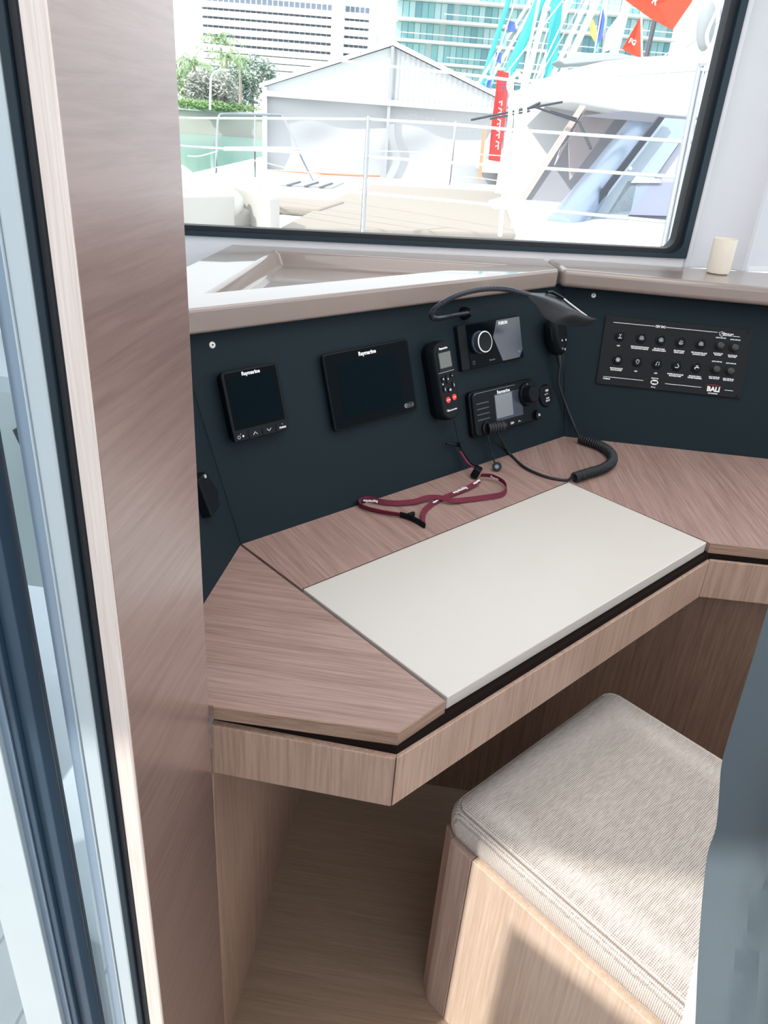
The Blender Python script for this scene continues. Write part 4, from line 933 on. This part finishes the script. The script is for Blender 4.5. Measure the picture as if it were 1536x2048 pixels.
# street lamp
a = FP(420, 217, 95); t = empty('street_lamp', V(a.x, a.y, EYE - .4), 'white curved street lamp on the quay in front of the pale tree', 'street lamp')
MB().tube(spline([V(a.x, a.y, EYE - .4), FP(421, 185, 95), FP(422, 158, 95), FP(428, 146, 95), FP(441, 140, 95)], 6), .13, 6).build('pole', X_hull, t, True, smooth=True)
MB().box(FP(449, 140, 95), (.5, .25, .10), R3).build('lantern', X_hull, t, True, bevel=.04)

# ---- marquee tent on the dock
DT = 20.0; zg = zof(722, 352, DT)
wd_a, wd_b = (facade_x(472, DT)), (facade_x(958, DT)); xc = facade_x(716, DT)
z_ap = zof(716, 88, DT); z_el = zof(470, 165, DT); z_er = zof(968, 212, DT); z_ev = (z_el + z_er) / 2; z_bm = (zof(475, 187, DT) + zof(962, 215, DT)) / 2
fbox(300, 2200, 14.5, 40, zg - .25, zg).build('dock', mat('dock decking', (.6, .58, .55), .8), label='pale dock that the white tent stands on', cat='dock')
tn = empty('marquee_tent', FW3(xc, zg, DT), 'large white gabled marquee tent on the dock', 'tent')
def P3(x, z, D=DT): return FW3(x, z, D)
MB().prism([P3(wd_a, z_bm), P3(xc, z_bm), P3(xc, z_ap), P3(wd_a, z_ev)], fh * .04).build('gable_panel', X_tent, tn, True)
# right gable: ribbed canvas
mb = MB(); n_ = 46; vs = []; fs = []
for k in range(n_ + 1):
    x = xc + (wd_b - xc) * k / n_; zt2 = z_ap + (z_ev - z_ap) * k / n_; dd = DT + (.05 if k % 2 else 0)
    vs += [P3(x, z_bm, dd), P3(x, zt2, dd)]
for k in range(n_): fs.append((2 * k, 2 * k + 2, 2 * k + 3, 2 * k + 1))
mb.add(vs, fs).build('gable_panel', X_tent, tn, True)
for a, b, ph in ((wd_a + .02, xc, 0.), (xc, wd_b - .02, 1.3)):
    vs = []; fs = []; nx, nz = 40, 24
    for i in range(nz + 1):
        for j in range(nx + 1):
            u, v = j / nx, i / nz; dd = .10 * math.sin(u * 5 + 5 * v * v + ph) * (1 - v) * v * 3 + .05 * math.sin((u * 9 - v * 7) + ph) * v * (1 - v) * 3 + .12 * math.sin(PI * u) * (v < .98) * math.sin(PI * v) 
            vs.append(P3(a + (b - a) * u, zg + (z_bm - zg) * v, DT + .14 + dd))
    for i in range(nz):
        for j in range(nx): q = i * (nx + 1) + j; fs.append((q, q + 1, q + nx + 2, q + nx + 1))
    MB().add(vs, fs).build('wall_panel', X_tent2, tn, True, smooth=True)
for s_, z0__, z1__ in ((-1, z_ap, z_ev), (1, z_ap, z_ev)):
    xe = wd_a - .12 if s_ < 0 else wd_b + .14
    MB().prism([P3(xc, z_ap + .02, DT - .1), P3(xe, z_ev - .03, DT - .1), P3(xe, z_ev + .06, DT - .1), P3(xc, z_ap + .12, DT - .1)], fh * 14).build('roof_sheet', mat('pale grey roof canvas', (.55, .56, .58), .6), tn, True)
MB().box(P3((wd_a + wd_b) / 2, z_bm, DT - .06), ((wd_b - wd_a) / 2, .05, .06), R3).build('eave_beam', X_tent, tn, True)
for x, r__ in ((wd_a, .05), (xc, .035), (wd_b, .06)): MB().box(P3(x, (zg + (z_ap if x == xc else z_ev)) / 2, DT - .05), (r__, .04, ((z_ap if x == xc else z_ev) - zg) / 2), R3).build('pole', X_tgrey if x == xc else X_hull, tn, True)
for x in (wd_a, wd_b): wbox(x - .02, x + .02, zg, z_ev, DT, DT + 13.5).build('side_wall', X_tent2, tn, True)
rp = empty('barrier_rope', P3(wd_a, zg, DT - .6), 'thin orange rope along the foot of the tent', 'rope')
MB().tube([FP(472, 342, DT - .6), FP(490, 340, DT - .6), FP(600, 345, DT - .6), FP(716, 351, DT - .6), FP(760, 352, DT - .6)], .022, 5).build('strand', X_org, rp, True)

# ---- neighbouring catamaran
ZD = EYE - .65
def dk(px, py, h=0): return gz(px, py, ZD + h)
nb = empty('neighbour_catamaran', dk(760, 420), 'white catamaran moored alongside, its foredeck and cabin filling the lower window', 'boat')
MB().prism([dk(200, 470), dk(330, 372), dk(474, 350), dk(700, 356), dk(962, 368), dk(1030, 372), dk(1300, 392), dk(1700, 420), dk(1900, 560), dk(900, 560)], (0, 0, -.12)).build('foredeck', X_hull, nb, True, bevel=.02)
MB().prism([dk(200, 470) + V(0, 0, -.12), dk(330, 372) + V(0, 0, -.12), dk(474, 350) + V(0, 0, -.12), dk(700, 356) + V(0, 0, -.12), dk(962, 368) + V(0, 0, -.12), dk(1700, 420) + V(0, 0, -.12), dk(1900, 560) + V(0, 0, -.12), dk(900, 560) + V(0, 0, -.12)], (0, 0, -1.5)).build('hull', X_hull, nb, True)
MB().prism([dk(742, 378), dk(1000, 392), dk(1030, 480), dk(560, 470), dk(602, 446), dk(690, 398)], (0, 0, .045)).build('sun_pad', X_pad, nb, True, bevel=.015)
MB().prism([dk(498, 412), dk(512, 408), dk(690, 418), dk(640, 436), dk(505, 424)], (0, 0, .06)).build('deck_cushion', X_pad, nb, True, bevel=.02)
MB().prism([dk(468, 440), dk(484, 440), dk(560, 470), dk(540, 475)], (0, 0, .22)).build('bow_seat', X_warm, nb, True, bevel=.02)
MB().prism([dk(470, 400), dk(525, 398), dk(548, 452), dk(468, 458)], (0, 0, .10)).build('seat_back', X_warm, nb, True, bevel=.02)
lk = MB().prism([dk(340, 470), dk(470, 462), dk(462, 430), dk(340, 436)], (0, 0, .20)).build('locker', X_warm, nb, True, bevel=.012)
MB().box(dk(425, 458, .10), (.008, .004, .012), R3).build('latch', X_tgrey, lk, True)
hatch = MB().prism([dk(562, 372), dk(592, 362), dk(688, 367), dk(664, 378)], (0, 0, .012)).build('deck_hatch', X_grey, nb, True)
for a, b in (((575, 371), (600, 364)), ((610, 373), (636, 365)), ((640, 375), (664, 367))): MB().tube([dk(*a, .016), dk(*b, .016)], .012, 5).build('hatch_frame', mat('dark hatch frame', (.12, .13, .15), .5), hatch, True)
# covered tender and its rope
mb = MB(); c = dk(418, 384, .20)
for dx, dy, dz, r in ((-.50, 0, 0, .24), (-.26, .05, .0, .20), (-.06, .1, -.03, .16), (.08, .05, -.06, .12)):
    mb.ell(c + rh * dx + fh * dy + V(0, 0, dz), (r, r * .8, r * .75), 16, 10)
tb = mb.build('tender_cover', mat('white cover cloth', (.72, .73, .70), .7), nb, True, smooth=True)
MB().tube(spline([c + rh * -.42 - fh * .2 + V(0, 0, .10), c + rh * -.30 - fh * .2 + V(0, 0, .06), c + rh * -.20 - fh * .22, c + rh * -.17 - fh * .22 + V(0, 0, -.08), c + rh * -.16 - fh * .2 + V(0, 0, -.13)], 8), .010, 5).build('cover_rope', mat('lime green rope', (.55, .68, .25), .7), tb, True)
# bow pulpit
def NP_(pts, D, r, name, mt, sub=None, n=5): return MB().tube(spline([gd(x, y, D) if not hasattr(D, '__len__') else gd(x, y, D[i]) for i, (x, y) in enumerate(pts)], n), r, 6).build(name, mt, sub or nb, True, smooth=True)
NP_([(432, 345), (433, 300), (435, 250), (438, 233), (448, 228), (500, 229), (555, 230), (567, 236), (580, 262), (605, 318), (628, 364)], 8.3, .013, 'pulpit_rail', M_steel)
NP_([(510, 232), (510, 290), (510, 360)], 8.2, .010, 'pulpit_post', M_steel)
MB().prism([gd(448, 293, 8.2), gd(590, 293, 8.2), gd(594, 296, 7.9), gd(446, 296, 7.9)], (0, 0, -.03)).build('pulpit_seat', X_warm, nb, True, bevel=.008)
for a, b in (((912, 244), (898, 370)),): NP_([a, ((a[0] + b[0]) / 2, (a[1] + b[1]) / 2), b], 8.0, .014, 'far_stanchion', M_steel)
NP_([(594, 297), (760, 302), (907, 306), (1010, 312)], 8, .005, 'far_wire', X_rope); NP_([(510, 320), (620, 346), (740, 362), (900, 352), (1000, 362)], 8, .005, 'far_wire', X_rope); NP_([(375, 312), (400, 312), (436, 302)], 8, .006, 'far_wire', X_rope); NP_([(432, 335), (470, 330), (510, 322)], 8, .006, 'far_wire', X_rope)
# cabin of the neighbour
def nbx(pts, D, ext, name, mt, bev=0, par=None): return MB().prism([gd(x, y, D if not isinstance(D, (list, tuple)) else D[i]) for i, (x, y) in enumerate(pts)], ext).build(name, mt, par or nb, True, bevel=bev, seg=3, smooth=bev > 0)
nbx([(1066, 204), (1078, 182), (1095, 165), (1120, 148), (1150, 136), (1210, 122), (1290, 113), (1400, 107), (1620, 104), (1640, 262), (1430, 240), (1330, 232), (1250, 224), (1150, 206)], 6.4, fh * 2.2, 'coach_roof', X_hull, .04)
nbx([(1116, 120), (1165, 106), (1235, 105), (1285, 116), (1200, 124), (1130, 130)], 8.9, fh * .6, 'hard_top', X_grey, .02)
X_int = mat('lilac cabin lining', (.40, .39, .44), .6)
X_pane = mat('pale blue smoked pane', (.32, .38, .45), .18)
X_pane2 = mat('lilac smoked pane', (.42, .41, .50), .2)
nbx([(1165, 208), (1430, 242), (1640, 262), (1640, 560), (1000, 470), (1030, 400)], 8.0, fh * .08, 'cabin_front', X_int)
nbx([(1100, 205), (1165, 210), (1040, 395), (985, 420), (1005, 300)], 7.9, fh * .06, 'side_screen', mat('pale side screen', (.66, .66, .68), .5))
nbx([(1162, 210), (1172, 212), (1050, 402), (1038, 398)], 6.3, fh * .05, 'window_frame', mat('rosy frame', (.5, .38, .36), .5))
nbx([(1196, 216), (1206, 216), (1206, 270), (1196, 268)], 7.6, fh * .05, 'mullion', mat('dark mullion', (.12, .11, .12), .5))
nbx([(1175, 213), (1240, 224), (1140, 360), (1138, 280), (1120, 300), (1110, 330)], 7.2, fh * .05, 'pane', mat('warm pane', (.50, .44, .46), .2))
# broad bright mast-like pillar
MB().tube([gd(1290, 245, 6.7), gd(1200, 362, 6.2), gd(1118, 466, 5.7)], .135, 28).build('pillar', mat('polished silver blue pillar', (.34, .41, .53), .28, metal=.75), nb, True, smooth=True)
nbx([(1318, 233), (1330, 235), (1160, 458), (1146, 456)], 5.9, fh * .04, 'black_strip', mat('black seal', (.02, .025, .04), .5))
nbx([(1332, 236), (1390, 240), (1236, 460), (1162, 458)], 6.0, fh * .03, 'pane', X_pane)
nbx([(1392, 240), (1640, 262), (1600, 470), (1240, 458)], 6.05, fh * .03, 'pane', X_pane2)
nbx([(1256, 362), (1600, 375), (1580, 440), (1216, 428)], 6.0, fh * .02, 'dashboard', mat('slate dashboard', (.27, .28, .38), .5))
nbx([(1262, 366), (1322, 366), (1320, 358), (1272, 352)], 5.98, fh * .02, 'chart_tray', X_warm)
nbx([(1160, 232), (1640, 275), (1640, 262), (1250, 222)], 6.2, fh * .05, 'eave_shadow_strip', mat('painted eave shadow', (.16, .16, .19), .6))  # dark strip stands in for the shade under the roof edge
nbx([(1000, 458), (1100, 448), (1640, 470), (1640, 600), (1000, 560)], 5.5, fh * .5, 'coaming', X_hull, .02)
nbx([(985, 412), (1045, 395), (1120, 450), (1000, 470)], 6.4, fh * .5, 'coaming', X_hull, .02)
for p in ((1261, 337), (1172, 450)): MB().lathe([(0, 0), (.014, 0), (.010, .006), (0, .008)], 12, Matrix.Translation(gd(p[0], p[1], 5.88)) @ (-fh).to_track_quat('Z', 'Y').to_matrix().to_4x4()).build('rivet', M_screw, nb, True)
# black struts beside the cabin
st_ = empty('solar_bracket', gd(1075, 300, 6.2), 'dark angled metal struts beside the neighbour boat cabin roof', 'bracket')
X_str = mat('dark strut', (.05, .055, .07), .4)
for pts, r in (([(942, 240), (1070, 214), (1125, 204)], .009), ([(1070, 214), (1110, 228), (1158, 244)], .009), ([(1080, 206), (1055, 218)], .012), ([(1158, 244), (1182, 298)], .012), ([(1100, 222), (1154, 238)], .009), ([(980, 238), (1060, 222)], .008)):
    MB().tube([gd(x, y, 6.2) for x, y in pts], r, 6).build('strut', X_str, st_, True)
# white clutter of boats behind
for i, (x0, y0, x1, y1, D_, lb) in enumerate(((960, 262, 1060, 345, 17, 'white hull of the boat behind the red banner'), (1050, 176, 1100, 215, 19, 'white cabin top behind the coiled rope'), (1045, 215, 1150, 330, 15, 'white boat deck seen between the ropes and the cabin'))):
    t_ = empty('moored_boat', gd((x0 + x1) / 2, y1, D_), lb, 'boat')
    nbx([(x0, y1), (x1, y1 + 6), (x1 + 4, y0 + 8), (x0 + (x1 - x0) * .3, y0)], D_, fh * 3, 'hull', X_hull, .08, t_)
    nbx([(x0 + 8, (y0 + y1) / 2), (x1 - 8, (y0 + y1) / 2 + 4), (x1 - 8, (y0 + y1) / 2 + 14), (x0 + 8, (y0 + y1) / 2 + 10)], D_ - .05, fh * .04, 'porthole_strip', X_grey, 0, t_)

# ---- lifelines close by
def dep(x): return 5.2 - (x - 360) * (2.2 / 1040)
rl = empty('lifeline_rail', gd(737, 480, 4.4), 'own boat lifeline rail: white wires on two polished stanchions', 'railing')
MB().tube([gd(737, 234, 4.4), gd(725, 462, 4.4), gd(718, 600, 4.4)], .0125, 12).build('stanchion', M_steel, rl, True, smooth=True)
MB().tube([gd(1401, 130, 3.0), gd(1327, 497, 3.0), gd(1300, 640, 3.0)], .0135, 12).build('stanchion', M_steel, rl, True, smooth=True)
MB().tube([gd(1410, 132, 2.98), gd(1336, 497, 2.98), gd(1309, 640, 2.98)], .006, 8).build('stanchion_stay', M_steel, rl, True, smooth=True)
MB().tube([gd(1396, 134, 3.0), gd(1410, 134, 3.0)], .016, 8).build('stanchion_cap', M_steel, rl, True)
for pts in ([(250, 70), (370, 84), (594, 111), (711, 125), (960, 152), (1022, 160), (1041, 163), (1393, 139), (1500, 143)], [(250, 235), (377, 236), (737, 238), (900, 248), (1020, 259), (1409, 286), (1560, 296)], [(250, 280), (377, 293), (735, 313), (900, 325), (1066, 335), (1393, 356), (1560, 368)], [(250, 355), (380, 365), (465, 369), (735, 386), (900, 401), (1028, 414), (1364, 447), (1560, 462)]):
    MB().tube([gd(x, y, dep(x)) for x, y in pts], .0072, 7).build('wire', X_rope, rl, True, smooth=True)
ro = empty('coiled_rope', gd(1028, 180, 3.75), 'white coiled rope tied to the lifeline, ends hanging down', 'rope')
for pts in ([(1030, 150), (1018, 165), (1020, 182), (1032, 190), (1044, 180), (1046, 160), (1036, 148), (1028, 150)], [(1040, 156), (1050, 172), (1046, 186), (1034, 184)], [(1024, 160), (1021, 220), (1016, 300), (1008, 380), (1000, 472)], [(1034, 190), (1032, 250), (1026, 310), (1020, 330)], [(1044, 180), (1050, 215), (1045, 270), (1036, 340), (1026, 400), (1027, 455)]):
    MB().tube(spline([gd(x, y, 3.75) for x, y in pts], 8), .011, 7).build('rope_strand', X_rope, ro, True, smooth=True)

# ---- masts, shrouds and flags beyond
X_teal = mat('teal sail cover', (.05, .50, .52), .7); X_mast = mat('white mast', (.80, .80, .80), .4); X_gm = mat('grey rigging', (.40, .42, .46), .5); X_blue = mat('deep blue cloth', (.06, .12, .38), .7); X_lblue = mat('sky blue cloth', (.22, .52, .78), .7); X_amber = mat('amber cloth', (.80, .42, .12), .7); X_lil = mat('lilac grey sail', (.60, .62, .70), .7)
sh = [((1062, 0), (958, 165), .05, X_mast, 'mast', 'thin white spar leaning over the tent corner'), ((1078, -5), (970, 178), .06, X_mast, 'mast', 'second thin white spar above the tent corner'), ((1021, -10), (962, 170), .09, X_teal, 'sail_cover', 'leftmost teal furled sail'),
      ((1085, -10), (1012, 160), .17, X_teal, 'sail_cover', 'broad teal furled sail left of the tallest white mast'), ((1098, -10), (1056, 150), .10, X_mast, 'mast', 'white mast between the teal sails'), ((1080, -10), (1050, 140), .05, X_mast, 'mast', 'slender white mast just left of the middle one'),
      ((1115, -10), (1100, 165), .20, X_teal, 'sail_cover', 'teal furled sail right of the middle white mast'), ((1142, -10), (1085, 140), .13, X_lil, 'sail_cover', 'lilac grey furled sail with blue trim'), ((1180, -10), (1110, 140), .08, X_mast, 'mast', 'white mast right of the lilac sail'),
      ((1200, -10), (1128, 140), .12, X_mast, 'mast', 'thick white mast beside the amber flag'), ((1258, -10), (1225, 118), .14, X_mast, 'mast', 'white mast left of the small red pennant'), ((1215, -10), (1205, 125), .05, X_gm, 'mast', 'thin grey shroud above the hard top'),
      ((1310, 40), (1292, 118), .09, mat('black pole', (.04, .045, .055), .4), 'flagpole', 'black pole below the big orange-red flag'), ((1418, -10), (1378, 108), .20, X_mast, 'mast', 'thick white mast right of the orange-red flag'), ((1472, -10), (1452, 108), .20, X_mast, 'mast', 'thick white mast nearest the right window edge'), ((1456, -10), (1430, 108), .035, mat('pink rope', (.8, .35, .35), .7), 'halyard', 'pink halyard beside the rightmost mast'), ((1442, -10), (1442, 108), .03, X_gm, 'halyard', 'grey halyard left of the rightmost mast')]
for i, (a, b, r, mt, nm, lb) in enumerate(sh):
    D_ = 24 + (i * 7 % 5); A_ = gd(*a, D_); B_ = gd(*b, D_); dv = (B_ - A_)
    tag(MB().tube([A_ - dv * .4, A_, B_, B_ + dv * .12], r, 8).build(nm, mt, smooth=True), lb, 'sail' if nm == 'sail_cover' else nm)
for k, (a, b) in enumerate((((1148, -5), (1062, 180)), ((1170, -5), (1070, 170)), ((1130, -5), (1010, 150)), ((1165, -5), (1130, 130)), ((1395, 70), (1330, 110)), ((1478, 10), (1372, 95)), ((1095, 60), (1055, 200)), ((1060, -5), (1005, 140)))):
    tag(MB().tube([gd(*a, 22 + k * .3), gd(*b, 22 + k * .3)], .022, 5).build('shroud', X_gm if k % 2 else X_mast), 'thin rigging line among the masts behind the neighbour boat', 'rigging', 'thin rigging lines among the masts')
for a, b, lb in (((1034, -10), (966, 200), 'halyard carrying the blue signal flags by the teal sails'), ((1209, -10), (1188, 110), 'halyard carrying the amber and blue flags'), ((1282, -10), (1284, 122), 'short staff of the small red pennant')):
    DD = 15 if a[0] == 1282 else 21
    tag(MB().tube([gd(*a, DD), gd(*b, DD)], .02, 5).build('halyard', X_mast), lb, 'halyard')
def flag(pts, D, mt, lb, name='signal_flag', cat='flag', wav=.05):
    ps = [gd(x, y, D) for x, y in pts]; n = len(ps); c = sum(ps, Vector()) / n
    mb = MB(); vs = [c + fh * wav] + ps + [p + fh * .01 for p in ps] + [c + fh * (wav + .01)]; fs = []
    for i in range(n): j = (i + 1) % n; fs += [(0, 1 + i, 1 + j), (2 * n + 1, n + 1 + j, n + 1 + i), (1 + i, n + 1 + i, n + 1 + j, 1 + j)]
    return tag(mb.add(vs, fs).build(name, mt), lb, cat)
flag([(1014, 40), (1030, 45), (1032, 62), (1016, 66)], 21, X_blue, 'upper deep blue signal flag beside the teal sails')
flag([(1003, 62), (1014, 66), (1012, 95), (1000, 88)], 21, X_lblue, 'upper sky blue signal flag below the blue one')
flag([(992, 104), (1004, 106), (1002, 128), (990, 122)], 21, X_blue, 'middle deep blue signal flag left of the teal sails')
flag([(982, 118), (992, 120), (988, 150), (978, 146)], 21, X_lblue, 'middle sky blue signal flag above the red banner')
flag([(974, 152), (988, 158), (982, 180), (966, 184)], 21, X_lblue, 'lowest pale blue signal flag beside the tent corner')
flag([(976, 160), (984, 160), (980, 176), (972, 176)], 20.9, X_blue, 'small deep blue flag at the tent corner')
flag([(1186, 38), (1194, 60), (1190, 85), (1180, 68), (1180, 48)], 21, X_amber, 'amber flag between the right hand masts')
flag([(1205, 8), (1210, 40), (1204, 80), (1192, 88), (1196, 40)], 21, X_blue, 'long deep blue flag next to the amber one')
flag([(1190, 85), (1198, 82), (1196, 104), (1188, 102)], 21, X_lblue, 'sky blue flag tail under the long deep blue flag')
flag([(1238, 30), (1220, 100), (1205, 105), (1215, 60)], 21, X_mast, 'white flag left of the small red pennant')
f1 = flag([(1281, 34), (1282, 115), (1266, 110), (1244, 98)], 15, X_flag, 'small red triangular pennant with white letters', wav=.1)
f2 = flag([(1245, -30), (1400, -30), (1383, 5), (1345, 60), (1300, 36), (1250, 0)], 12, X_flag, 'big orange-red flag hanging at the top of the window', wav=.12)
def ftext(par, s, px, py, D, size, rot, mt=M_print):
    c = gd(px, py, D - .25); Mx = Matrix.Identity(4)
    for i in range(3): Mx[i][0] = rh[i]; Mx[i][1] = (0, 0, 1)[i]; Mx[i][2] = -fh[i]; Mx[i][3] = c[i]
    Mx = MW[par.name].inverted() @ Mx @ Matrix.Rotation(rot, 4, 'Z')
    return text(s, size, mt, par, 0, 0, 0, bold=.004, M=Mx)
ftext(f1, 'FG', 1265, 84, 15, .12, -.3); ftext(f2, 'R', 1310, 2, 12, .14, -.4)
bn = flag([(995, 140), (1018, 146), (1014, 190), (1010, 240), (1000, 324), (977, 320), (984, 240), (992, 180)], 11, X_bann, 'tall narrow red feather banner with white vertical letters beside the tent', 'feather_banner', 'banner')
for k in range(9):
    yy = 205 + k * 11; MB().tube([gd(1001 - k * .9 - 3, yy, 10.9), gd(1001 - k * .9 + 3, yy + (3 if k % 2 else -3), 10.9), gd(1001 - k * .9 + 2, yy + 6, 10.9)], .010, 4).build('banner_mark', M_print, bn, True)
for k in range(3): MB().tube([gd(1003, 166 + k * 7, 10.9), gd(1010, 164 + k * 8, 10.9)], .009, 4).build('banner_mark', X_blue, bn, True)
MB().tube([gd(1020, 138, 11.1), gd(1002, 330, 11.1), gd(996, 380, 11.1)], .012, 6).build('pole', X_gm, bn, True)
ob = tag(nbx([(966, 258), (972, 260), (962, 362), (956, 360)], 16, fh * .1, 'barrier_post', X_org, 0, tn), None, None)
# grey sail bag and orange float at the right
c = gd(1412, 52, 20); sb = empty('sail_bag', c, 'grey fabric sail bag slung between the right hand masts', 'sail bag')
MB().ell(c, (.24, .2, .58), 18, 12, R3 @ Matrix.Rotation(-.12, 3, 'Y')).build('bag', X_grey, sb, True, smooth=True)
MB().tube(spline([gd(1440, 12, 19.8), gd(1425, 40, 19.7), gd(1414, 70, 19.7), (gd(1418, 92, 19.7)), gd(1432, 88, 19.8)], 6), .045, 7).build('rope', X_rope, sb, True)
